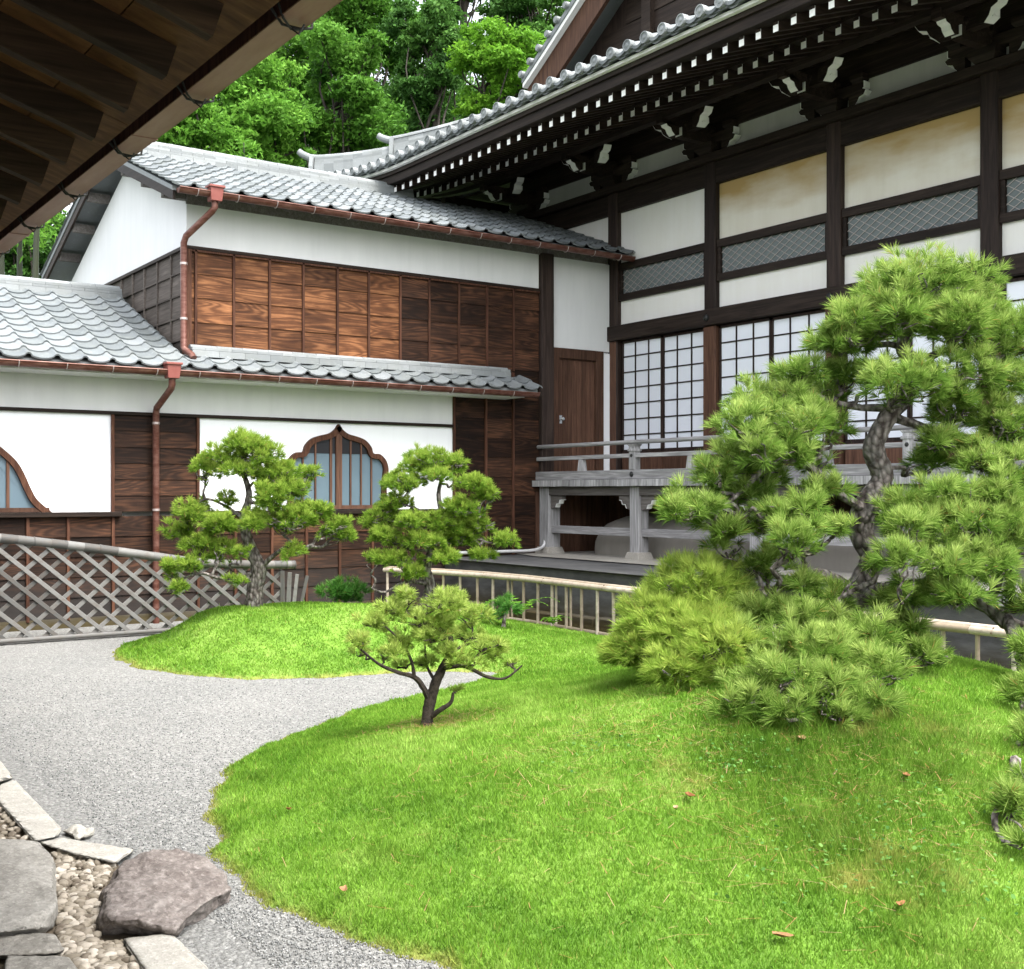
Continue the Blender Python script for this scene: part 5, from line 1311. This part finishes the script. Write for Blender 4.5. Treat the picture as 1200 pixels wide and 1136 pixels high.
# big pine
bp_, _, _ = mound_at(1005, 812)
big_pads = [
 (1072, 345, 84, 40, 6.35), (1010, 382, 50, 30, 6.25), (1130, 368, 55, 44, 6.3), (1160, 395, 45, 40, 6.2), (1000, 400, 42, 20, 6.2), (985, 408, 35, 18, 6.35), (1100, 375, 60, 30, 6.6),
 (1062, 452, 58, 26, 5.95), (1028, 440, 30, 15, 6.2), (1125, 440, 45, 26, 6.1), (1165, 450, 42, 28, 6.3), (1190, 400, 35, 30, 6.4),
 (905, 470, 52, 24, 6.3), (878, 500, 46, 30, 6.1), (938, 500, 50, 26, 6.0), (865, 540, 40, 26, 6.2), (905, 530, 48, 26, 5.9), (955, 462, 40, 18, 6.5), (975, 500, 30, 20, 6.2),
 (820, 592, 44, 20, 6.0), (862, 580, 40, 22, 6.2), (800, 602, 28, 14, 5.9), (925, 600, 42, 20, 5.9), (960, 575, 35, 16, 6.1), (895, 615, 40, 18, 6.1), (938, 628, 42, 24, 5.7), (978, 618, 24, 14, 5.9),
 (1180, 500, 48, 34, 6.2), (1150, 540, 42, 24, 6.1), (1195, 560, 42, 40, 6.1), (1110, 575, 40, 22, 5.9), (1130, 610, 50, 24, 5.8), (1180, 620, 48, 34, 5.9), (1090, 545, 26, 16, 6.4),
 (1110, 660, 46, 24, 5.6), (1160, 668, 48, 28, 5.7), (1060, 655, 34, 16, 5.6), (1085, 700, 30, 18, 5.8), (1195, 700, 35, 28, 5.8), (1030, 660, 16, 10, 5.7),
 (960, 770, 62, 32, 5.5), (900, 760, 48, 30, 5.7), (1010, 745, 50, 26, 5.6), (1030, 790, 48, 24, 5.5), (905, 800, 52, 28, 5.5), (960, 812, 46, 24, 5.35), (1060, 740, 40, 22, 5.8), (925, 835, 32, 18, 5.3), (985, 840, 30, 14, 5.3),
 (1200, 770, 26, 26, 5.5), (1210, 815, 26, 30, 5.4), (1200, 860, 22, 20, 5.2), (1210, 910, 20, 20, 4.9), (1185, 945, 34, 22, 4.6), (1195, 985, 24, 16, 4.5), (1230, 480, 60, 60, 6.3), (1120, 480, 46, 24, 6.25), (1085, 590, 34, 18, 6.0), (1150, 575, 44, 24, 6.0), (1070, 620, 34, 18, 5.7), (1150, 640, 50, 26, 5.9), (1120, 700, 40, 22, 5.6), (840, 560, 36, 20, 6.1), (900, 560, 34, 18, 6.3), (985, 440, 34, 16, 6.4), (870, 735, 44, 24, 5.8), (935, 725, 40, 20, 5.8), (980, 705, 30, 14, 5.9), (1085, 770, 36, 20, 5.6), (1010, 815, 40, 18, 5.4), (870, 825, 36, 18, 5.45), (1110, 385, 50, 30, 6.1), (1045, 375, 50, 30, 6.15), (885, 662, 36, 18, 6.1), (935, 682, 34, 13, 6.0), (1060, 598, 32, 20, 5.95), (1082, 640, 34, 18, 5.8), (1052, 708, 34, 18, 5.8), (940, 436, 36, 15, 6.3), (958, 545, 26, 14, 6.3), (1095, 520, 34, 18, 6.2), (840, 620, 30, 14, 6.0), (905, 715, 40, 20, 6.0), (965, 735, 40, 20, 5.8), (870, 690, 34, 18, 6.05), (1000, 775, 40, 20, 5.5), (1250, 620, 60, 60, 6.0), (1250, 760, 50, 60, 5.7), (850, 640, 26, 14, 6.1)]
pine('garden_pine', 'tall spreading garden pine with thick twisted trunk at right, on the large mound',
     [(1002, 835, 6.35), (1000, 780, 6.35), (990, 735, 6.32), (1006, 690, 6.3), (1022, 655, 6.3), (1008, 622, 6.34), (1016, 590, 6.30), (1034, 560, 6.34), (1024, 525, 6.3), (1040, 490, 6.3), (1062, 462, 6.35), (1070, 435, 6.4), (1056, 405, 6.4), (1075, 370, 6.4), (1080, 345, 6.4)],
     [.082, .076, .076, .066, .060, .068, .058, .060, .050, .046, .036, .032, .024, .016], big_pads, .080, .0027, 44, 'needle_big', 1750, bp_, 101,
     limbs=[([(998, 715, 6.3), (985, 740, 6.0), (960, 765, 5.7), (925, 790, 5.5)], .030, .012), ([(1005, 735, 6.25), (1025, 760, 5.9), (1015, 790, 5.6), (985, 815, 5.4)], .026, .010), ([(1000, 705, 6.3), (1050, 692, 6.15), (1110, 690, 6.0), (1150, 705, 5.95), (1190, 735, 5.9), (1250, 745, 5.9)], .050, .036),
            ([(995, 690, 6.3), (960, 672, 6.2), (925, 684, 6.1), (900, 700, 6.0)], .034, .014),
            ([(1020, 600, 6.3), (985, 580, 6.2), (955, 552, 6.2), (930, 540, 6.1), (900, 545, 6.1), (870, 575, 6.1), (840, 600, 6.0)], .026, .010),
            ([(1055, 478, 6.3), (1010, 478, 6.3), (970, 470, 6.3), (935, 455, 6.3), (915, 470, 6.3)], .024, .009),
            ([(1050, 490, 6.3), (1095, 505, 6.3), (1140, 515, 6.3), (1185, 535, 6.2)], .026, .012),
            ([(1080, 425, 6.4), (1050, 405, 6.4), (1015, 405, 6.4), (985, 400, 6.3)], .024, .008),
            ([(1085, 420, 6.4), (1130, 405, 6.35), (1170, 420, 6.3)], .022, .010),
            ([(1160, 705, 5.95), (1170, 680, 5.9), (1180, 650, 5.9)], .030, .015),
            ([(1180, 725, 5.9), (1200, 790, 5.5), (1195, 880, 5.0), (1190, 940, 4.65)], .03, .010)],
     twigr=.0045, spread=1.0, tone=(.2, .85))
# low rounded pine in front of the ditch
lp_, _, _ = mound_at(820, 812)
low_pads = [(815, 694, 56, 46, 6.1), (850, 716, 48, 40, 6.1), (775, 732, 54, 40, 6.0), (815, 752, 66, 42, 5.9), (752, 766, 42, 32, 5.95), (850, 768, 46, 32, 5.85), (730, 768, 24, 22, 6.0), (790, 785, 40, 20, 5.8)]
pine('shrub_pine', 'low dome-shaped pine with yellowish top at the left foot of the tall garden pine', [(818, 812, 6.0), (822, 780, 6.0), (815, 740, 6.1), (822, 700, 6.1)], [.04, .034, .026, .014], low_pads, .080, .0026, 46, 'needle_light', 2400, lp_, 202, solid=True, twigr=.004, spread=1.0, tone=(.3, .9))
# small pine in the foreground
sp_, Xc_, Yc_ = mound_at(500, 852); Ys_ = Yc_
spad = [(533, 806, 9, 6), (468, 706, 36, 12), (512, 700, 38, 13), (552, 714, 34, 12), (440, 722, 28, 12), (492, 722, 38, 12), (540, 736, 38, 12), (430, 742, 24, 10), (472, 744, 32, 11), (580, 762, 28, 11), (568, 748, 30, 10), (424, 756, 14, 6), (452, 764, 26, 9), (520, 756, 30, 10), (500, 774, 22, 8), (545, 774, 26, 9), (598, 774, 14, 7), (480, 692, 24, 9), (530, 692, 22, 9), (465, 778, 14, 5), (505, 740, 30, 10), (415, 738, 12, 6), (590, 745, 12, 6)]
pine('garden_pine', 'smallest pine, a knee-high bonsai-like tree standing alone on the front mound', [(499, 858, Ys_), (501, 840, Ys_), (504, 822, Ys_), (511, 800, Ys_), (519, 783, Ys_+.03), (527, 766, Ys_+.05), (526, 748, Ys_+.05), (512, 736, Ys_+.05), (494, 728, Ys_+.02), (476, 718, Ys_)], [.036, .031, .030, .026, .022, .022, .017, .014, .010, .006],
     [(x, y+(8 if y < 760 else 3), a, b_*.75, Ys_+(.12*math.sin(i*2.4))) for i, (x, y, a, b_) in enumerate(spad)], .048, .0024, 34, 'needle_small', 2300, sp_, 303,
     limbs=[([(505, 826, Ys_), (497, 808, Ys_-.02), (486, 794, Ys_-.04), (466, 788, Ys_-.08), (442, 777, Ys_-.1), (416, 755, Ys_-.1)], .018, .005), ([(502, 842, Ys_), (516, 832, Ys_-.04), (528, 824, Ys_-.05), (531, 812, Ys_-.05)], .016, .007),
            ([(520, 783, Ys_), (545, 781, Ys_-.06), (570, 793, Ys_-.08), (592, 795, Ys_-.1), (612, 780, Ys_-.1)], .013, .004), ([(486, 796, Ys_), (482, 775, Ys_), (470, 752, Ys_), (452, 735, Ys_)], .011, .004),
            ([(527, 765, Ys_), (548, 755, Ys_+.08), (575, 750, Ys_+.1)], .011, .004), ([(511, 800, Ys_), (500, 780, Ys_+.1), (498, 755, Ys_+.12)], .010, .004)], twigr=.0028, spread=1.05, tone=(.35, .95), bark='bark_dark')
# pine at left in front of the lattice fence
pa_, _, Ya = mound_at(298, 712, 10.4)
apads = [(283, 518, 34, 14, 0), (262, 540, 34, 15, .1), (305, 535, 36, 14, -.1), (238, 552, 26, 12, 0), (330, 556, 32, 13, 0), (285, 552, 26, 9, -.2), (362, 553, 18, 7, .2), (345, 574, 30, 10, 0), (312, 585, 34, 12, -.2), (228, 600, 32, 15, 0), (252, 618, 34, 13, -.2), (212, 625, 22, 14, .1), (268, 588, 14, 10, 0), (335, 610, 40, 12, -.2), (368, 602, 30, 11, 0), (392, 618, 24, 10, -.1), (300, 612, 26, 9, -.3), (262, 642, 24, 9, -.3), (235, 637, 26, 10, -.2), (348, 648, 17, 8, -.2), (288, 648, 14, 6, -.4), (255, 652, 14, 5, -.3), (200, 672, 16, 14, -.4), (222, 662, 22, 8, -.4), (207, 690, 14, 10, -.5), (275, 681, 12, 6, -.4), (320, 562, 30, 9, .3), (410, 628, 14, 7, 0)]
pine('garden_pine', 'pine with leaning forked trunk standing in front of the lattice fence and white panel', [(297, 716, Ya), (299, 690, Ya), (303, 665, Ya), (296, 648, Ya), (288, 625, Ya), (286, 605, Ya), (292, 580, Ya), (286, 555, Ya), (284, 530, Ya)], [.085, .070, .068, .052, .045, .038, .028, .02, .012],
     [(x, y, a, b_, Ya+d) for x, y, a, b_, d in apads], .068, .0042, 34, 'needle_back', 2000, pa_, 404,
     limbs=[([(303, 668, Ya), (322, 650, Ya-.05), (340, 640, Ya-.1), (350, 645, Ya-.1)], .024, .010), ([(297, 672, Ya), (262, 678, Ya-.3), (235, 672, Ya-.4), (210, 680, Ya-.4)], .020, .008), ([(288, 610, Ya), (262, 592, Ya), (240, 585, Ya), (228, 598, Ya)], .016, .007), ([(290, 590, Ya), (318, 590, Ya), (350, 600, Ya)], .018, .007)], twigr=.004, spread=1.0, tone=(.3, .9))
# pine between the window and the veranda
pb_, _, Yb = mound_at(497, 742, 10.9)
bpads = [(505, 543, 34, 12, 0), (532, 545, 28, 12, .1), (478, 562, 30, 13, 0), (556, 566, 26, 12, -.1), (505, 560, 22, 7, -.2), (462, 588, 28, 12, 0), (572, 580, 20, 9, 0), (545, 598, 30, 11, -.2), (448, 608, 24, 13, 0), (480, 612, 26, 9, -.3), (515, 614, 28, 9, -.1), (562, 616, 26, 10, 0), (455, 632, 28, 12, -.1), (500, 636, 32, 10, -.3), (545, 634, 34, 11, 0), (590, 634, 22, 9, 0), (470, 655, 24, 10, -.3), (430, 615, 14, 9, 0), (520, 655, 26, 7, -.3), (478, 672, 22, 8, -.3), (440, 655, 14, 8, -.2), (560, 650, 20, 6, 0)]
pine('garden_pine', 'pine between the arched window and the veranda, its crown a broad cone', [(497, 746, Yb), (496, 715, Yb), (504, 690, Yb), (500, 665, Yb), (508, 640, Yb), (518, 610, Yb), (514, 580, Yb), (520, 552, Yb)], [.070, .056, .050, .044, .036, .028, .020, .012],
     [(x, y, a, b_, Yb+d) for x, y, a, b_, d in bpads], .068, .0042, 34, 'needle_back', 2000, pb_, 505,
     limbs=[([(504, 685, Yb), (475, 682, Yb-.2), (452, 694, Yb-.3), (436, 690, Yb-.3)], .018, .007), ([(510, 635, Yb), (545, 630, Yb), (580, 638, Yb)], .018, .007), ([(515, 610, Yb), (485, 595, Yb), (462, 590, Yb)], .014, .006)], twigr=.004, spread=1.0, tone=(.3, .9))
# low pine shoots behind
for (px, py, Y, pads, lab) in ((404, 712, 11.2, [(402, 688, 24, 12), (418, 695, 18, 10), (385, 694, 14, 7), (410, 700, 20, 8)], 'low clump of dark green pine shoots between the two back pines'),
                               (590, 735, 10.6, [(590, 712, 20, 10), (575, 722, 16, 8)], 'low dark pine clump at the left end of the bamboo fence')):
    v = at(px, py, Y); v.z = 0
    pine('pine_clump', lab, [(px, py, Y), (px+2, py-18, Y)], [.02, .01], [(a, b_, c_, d_, Y) for a, b_, c_, d_ in pads], .085, .0050, 32, 'needle_dark', 900, v, 600+px, twigr=.004, spread=1.0, tone=(.3, .9))

# ------------------------------------------------------------------ small plants and fallen leaves
def fern(px, py, Y, s, lab, seed):
    random.seed(seed); c = at(px, py, Y); base = Vector((c.x, c.y, max(0, c.z-.02))); r = thing('fern', lab, 'fern', base, 'ferns at the ditch')
    V = []; F = []; R_ = []
    st = MB()
    for k in range(9):
        a = random.uniform(0, 6.28); L = s*random.uniform(.7, 1.1); pts = [base+Vector((math.cos(a)*L*t, math.sin(a)*L*t, L*(1.0*t-.75*t*t)*1.3)) for t in np.linspace(0, 1, 9)]
        st.tube(pts, .0018, 4)
        for i in range(1, 9):
            d = (pts[i]-pts[i-1]).normalized(); sd = d.cross(Vector((0, 0, 1))).normalized(); ll = L*.28*(1-i/10)
            for sg in (-1, 1):
                p = pts[i]; q = p+sd*sg*ll+d*ll*.3-Vector((0, 0, .1*ll)); b0 = len(V)
                V += [p-d*.008, p+d*.010, q]; F.append((b0, b0+1, b0+2)); R_.append(random.uniform(.3, .9))
    st.build('stems', 'leaf_mid', r); np_mesh('fronds', [tuple(v) for v in V], F, ['leaf_light'], r, rnd=np.array(R_))
fern(612, 716, 11.3, .34, 'bright fern behind the bamboo pickets, left of the ditch', 1)
fern(648, 730, 11.6, .20, 'small fern between the bamboo pickets above the ditch water', 2)
fern(560, 716, 11.9, .28, 'darker fern at the left end of the bamboo fence', 3)
fern(697, 752, 10.9, .12, 'tiny fern at the foot of the bamboo fence by the domed pine', 4)
random.seed(9)
def dead(px, py, s, lab):
    v, X_, Y_ = mound_at(px, py); b = MB(); a = random.uniform(0, 6.28); n = 9; P = []
    for i in range(n):
        t = 2*math.pi*i/n; r = s*(1+.25*math.sin(3*t+a)); x, y = math.cos(t)*r*1.5, math.sin(t)*r*.7
        P.append((v.x+x*math.cos(a)-y*math.sin(a), v.y+x*math.sin(a)+y*math.cos(a), v.z+.028+.3*abs(y)+random.uniform(0, .004)))
    c = (v.x, v.y, v.z+.022); vs = P+[c]; b.add(vs, [(i, (i+1) % n, n) for i in range(n)], 0); 
    o = b.build('fallen_leaf', 'dead_leaf', loc=(v.x, v.y, v.z+.02)); md = o.modifiers.new('solid', 'SOLIDIFY'); md.thickness = .001
    tag(o, lab, 'leaf', 'dry leaves on the lawn')
for a in [(808, 942, .020, 'pinkish dry leaf on open lawn left of the big pine shade'), (940, 873, .020, 'orange dry leaf just below the lowest pine branches'), (1062, 920, .018, 'orange dry leaf in the shaded lawn below the big pine'), (1056, 1072, .016, 'orange dry leaf on the front slope at lower right'),
          (916, 1110, .020, 'pale dry leaf near the bottom edge of the lawn'), (403, 1053, .018, 'pale dry leaf near the front edge of the lawn by the boulder'), (338, 957, .008, 'tiny orange leaf on the left part of the lawn'), (792, 956, .012, 'small tan leaf just left of the pinkish leaf')]: dead(*a)
# dropped brown needles and low clover in the thin, shaded part of the lawn
def lawn_points(spots, n):
    A = [(mound_at(px, py), r) for px, py, r in spots]; X = []; Y = []
    for (v, x0, y0), r in A:
        X.append(rng.normal(x0, r, n)); Y.append(rng.normal(y0, r, n))
    X = np.concatenate(X); Y = np.concatenate(Y); d = sdist(X, Y); k = d > .03; X, Y, d = X[k], Y[k], d[k]
    return c2w(X, Y, hgt(X, Y, d)), len(X)
P, n = lawn_points([(960, 850, .5), (1060, 880, .5), (800, 850, .4), (1000, 960, .4), (510, 850, .18), (700, 900, .5)], 420)
P[:, 2] += rng.uniform(.012, .026, n); a = rng.uniform(0, 6.28, n); L = rng.uniform(.02, .045, n)[:, None]
d = np.stack([np.cos(a), np.sin(a), rng.uniform(-.2, .2, n)], -1); sd = np.stack([-np.sin(a), np.cos(a), np.zeros(n)], -1)*.0009
V = np.stack([P-d*L-sd, P-d*L+sd, P+d*L+sd, P+d*L-sd], 1).reshape(-1, 3)
o = np_mesh('fallen_needles', V, np.arange(4*n).reshape(-1, 4), ['dead_leaf'], rnd=rng.random(n)); tag(o, 'brown dropped pine needles strewn on the lawn below the pines', 'pine needles', kind='stuff')
P, n = lawn_points([(868, 905, .10), (940, 1015, .16), (985, 950, .20), (1100, 935, .22), (880, 880, .15), (1040, 1000, .15), (700, 880, .12), (1130, 1040, .18)], 90)
P[:, 2] += rng.uniform(.020, .034, n); nr_ = unit(rng.normal(size=(n, 3))*.35+[0, 0, 1]); t1 = unit(np.cross(nr_, rng.normal(size=(n, 3)))); t2 = np.cross(nr_, t1); r_ = rng.uniform(.004, .009, n)[:, None]
V = np.stack([P+(t1*math.cos(q)+t2*math.sin(q))*r_ for q in np.linspace(0, 2*math.pi, 7)[:-1]], 1).reshape(-1, 3)
o = np_mesh('clover', V, np.arange(6*n).reshape(-1, 6), ['clover'], rnd=rng.random(n)); tag(o, 'small round-leaved weeds growing among the grass of the large mound', 'ground cover', kind='stuff')
# ------------------------------------------------------------------ forest on the hillside behind
def tree(name, label, px, pytop, pybot, rpx, Y, mat, nleaf, seed, ls=.16, trunk=True, gaps=.45, group='trees on the hillside behind the temple', lean=0, cat='tree'):
    random.seed(seed); rg = np.random.default_rng(seed)
    top = at(px, pytop, Y); bot = at(px, pybot, Y); R = rpx/FPX*Y; H = (top.z-bot.z)/2; c = (top+bot)/2
    gz_ = -.3 if Y < 31 else min(14, -.35+(Y-30)*.30*(1-math.exp(-(Y-30)/14)))
    base = Vector((c.x+lean, c.y, gz_)); root = thing(name, label, cat, base, group)
    t = MB(); pts = smoothpath([base-Vector((0, 0, .3)), base.lerp(c, .5)+Vector((random.uniform(-.3, .3), 0, 0)), c, c+Vector((0, 0, H*.7))], 4)
    r0 = .14+R*.035; t.tube(pts, lerps([r0, r0*.8, r0*.5, r0*.15], len(pts)), 9, 0, None, .1)
    nb = max(12, int(26*gaps*2)); blobs = []
    for k in range(nb):
        d = Vector((random.gauss(0, 1), random.gauss(0, 1), random.gauss(0, 1))).normalized(); f = random.uniform(.35, .95)
        q = c + Vector((d.x*R*f, d.y*R*f, d.z*H*f)); s_ = R*random.uniform(.20, .38)
        blobs.append((q, s_)); st = pts[random.randint(len(pts)//3, len(pts)-1)]
        limb(t, st, q, r0*.28, .015, seed+k, .10, 4, 5)
    t.build('trunk', 'treebark', root, smooth=True)
    wts = np.array([s**2 for _, s in blobs]); cnt = (nleaf*wts/wts.sum()).astype(int)+1
    P = []; T = []
    for (q, s_), m_ in zip(blobs, cnt):
        # sprays of leaves: several clumps per blob
        u = unit(rg.normal(size=(m_, 3))); rr_ = rg.uniform(.5, 1.05, (m_, 1)); ncl = max(4, m_//26)
        cl = unit(rg.normal(size=(ncl, 3)))*rg.uniform(.55, 1.0, (ncl, 1)); pick = rg.integers(0, ncl, m_)
        p = cl[pick]*[1, 1, .8] + rg.normal(0, .17, (m_, 3))*[1.2, 1.2, .55]
        P.append(np.array(q)+p*s_); T.append(rg.normal(.46, .12)+cl[pick, 2]*.12+rg.normal(0, .12, m_))
    P = np.concatenate(P); T = np.clip(np.concatenate(T), 0, 1); n = len(P)
    nrm = unit(rg.normal(size=(n, 3))*[.8, .8, .7]+[0, 0, .6]); a = unit(np.cross(nrm, rg.normal(size=(n, 3)))); b_ = np.cross(nrm, a)
    s_ = (ls*rg.uniform(.6, 1.25, n))[:, None]
    V = np.stack([P-a*s_, P-b_*s_*.42-a*s_*.1, P+a*s_, P+b_*s_*.42-a*s_*.1], 1).reshape(-1, 3)
    np_mesh('crown', V, np.arange(4*n).reshape(-1, 4), [mat], root, rnd=T)
# (px, top, bottom, radius px, depth, material, leaves)
FT = [
 (300, 60, 215, 75, 27, 'leaf_bamboo', 9000, 'bright feathery green tree just left of the hall ridge, behind the small wing roof'),
 (235, 110, 215, 60, 25, 'leaf_bamboo', 6000, 'light feathery green tree touching the near gutter on its left'),
 (405, 28, 200, 72, 29, 'leaf_mid', 11000, 'round mid-green broadleaf tree above the left hip ridge of the hall'),
 (585, 28, 150, 62, 28, 'leaf_light', 8000, 'bright yellow-green broadleaf tree right above the eave tiles'),
 (430, -30, 90, 80, 36, 'leaf_mid', 8000, 'tall thin-crowned tree reaching the top edge, left of the forked dark trunk'),
 (510, -40, 190, 62, 33, 'leaf_dark', 9000, 'dark forked tree rising between the two bright round trees'),
 (620, -50, 110, 60, 38, 'leaf_dark', 7000, 'dark tall tree at the top edge beside the gable'),
 (350, -10, 160, 95, 40, 'leaf_mid', 9000, 'broad green tree farther up the hill behind the feathery trees'),
 (690, -60, 60, 60, 40, 'leaf_dark', 5000, 'dark sparse tree half hidden by the gable tiles'),
 (250, 20, 210, 90, 42, 'leaf_dark', 9000, 'dark tree deep behind the near gutter'),
 (480, 90, 215, 100, 36, 'leaf_dark', 9000, 'low dark tree filling the space under the forked tree'),
 (560, 100, 230, 100, 40, 'leaf_dark', 7000, 'low dark tree farthest behind the eave corner'),
 (160, 60, 260, 80, 38, 'leaf_dark', 6000, 'dark tree hidden mostly by the overhanging eave'),
 (30, 150, 330, 90, 34, 'leaf_dark', 8000, 'dark tree behind the bamboo stems at the far left'),
 (20, 205, 345, 70, 27, 'leaf_dark', 7000, 'dark low foliage in the gap between the near gutter and the left roof'),
 (-60, 100, 320, 110, 40, 'leaf_dark', 6000, 'dark tree beyond the left edge, behind the bamboo'),
 (330, 150, 250, 90, 32, 'leaf_dark', 7000, 'low dark bush-like tree behind the ridge of the wing'),
 (545, -90, 20, 60, 44, 'leaf_dark', 4500, 'highest dark tree cut by the top edge')]
for i, (px, t_, bt, r_, Y, mt, nl_, lab) in enumerate(FT): tree('broadleaf_tree', lab, px, t_, bt, r_, Y, mt, int(nl_*2.8), 900+i*7, ls=.064+.0018*(Y-25), gaps=.7)
def bamboo(px, Y, h, seed, lab):
    random.seed(seed); rg = np.random.default_rng(seed); c = at(px, 300, Y); base = Vector((c.x, c.y, -.3)); r = thing('bamboo_plant', lab, 'bamboo', base, 'bamboo stems behind the wing')
    t = MB(); lx, ly = random.uniform(-.6, .6), random.uniform(-.6, .6); pts = [base+Vector((lx*u*u, ly*u*u, h*u)) for u in np.linspace(0, 1, 12)]
    t.tube(pts, lerps([.055, .05, .012], 12), 8); t.build('culm', 'culm', r, smooth=True)
    n = 1300; u = rg.uniform(.25, 1, n); A = rg.uniform(0, 6.28, n); ncl = 46; cu = rg.uniform(.28 if px > 100 else .5, 1, ncl); ca = rg.uniform(0, 6.28, ncl); cr = rg.uniform(.2, 1.2, ncl)*(1.25-cu); k = rg.integers(0, ncl, n)
    P = np.stack([base.x+lx*cu[k]**2+np.cos(ca[k])*cr[k]+rg.normal(0, .16, n), base.y+ly*cu[k]**2+np.sin(ca[k])*cr[k]+rg.normal(0, .16, n), base.z+h*cu[k]+rg.normal(0, .13, n)-cr[k]*.2], -1)
    d = unit(rg.normal(size=(n, 3))*[1, 1, .5]-[0, 0, .5]); s_ = unit(np.cross(d, rg.normal(size=(n, 3))))*.022; L = rg.uniform(.12, .24, (n, 1))
    V = np.stack([P, P+d*L*.4+s_, P+d*L, P+d*L*.4-s_], 1).reshape(-1, 3); np_mesh('leaves', V, np.arange(4*n).reshape(-1, 4), ['leaf_bamboo'], r, rnd=np.clip(rg.normal(.5, .2, n), 0, 1))
bl = [(8, 21, 13, 'farthest left bamboo stem in the gap below the near gutter'), (22, 22, 13, 'second bamboo stem from the left below the near gutter'), (36, 20.5, 13, 'third bamboo stem from the left, in the gap under the gutter'), (50, 23, 13, 'bamboo stem nearest the dark barge boards of the wing gable'),
      (215, 24, 8.5, 'bamboo at the left end of the wing ridge'), (240, 25, 8, 'bamboo above the wing ridge, second from the gutter'), (262, 23.5, 7.8, 'bamboo above the leader box of the wing'), (290, 24, 9, 'bamboo in the middle above the wing ridge'), (318, 25, 8.2, 'bamboo just left of the hall hip ridge'), (345, 24.5, 7.5, 'bamboo beside the upturned ridge end')]
for i, (px, Y, h, lab) in enumerate(bl): bamboo(px, Y, h, 700+i, lab)
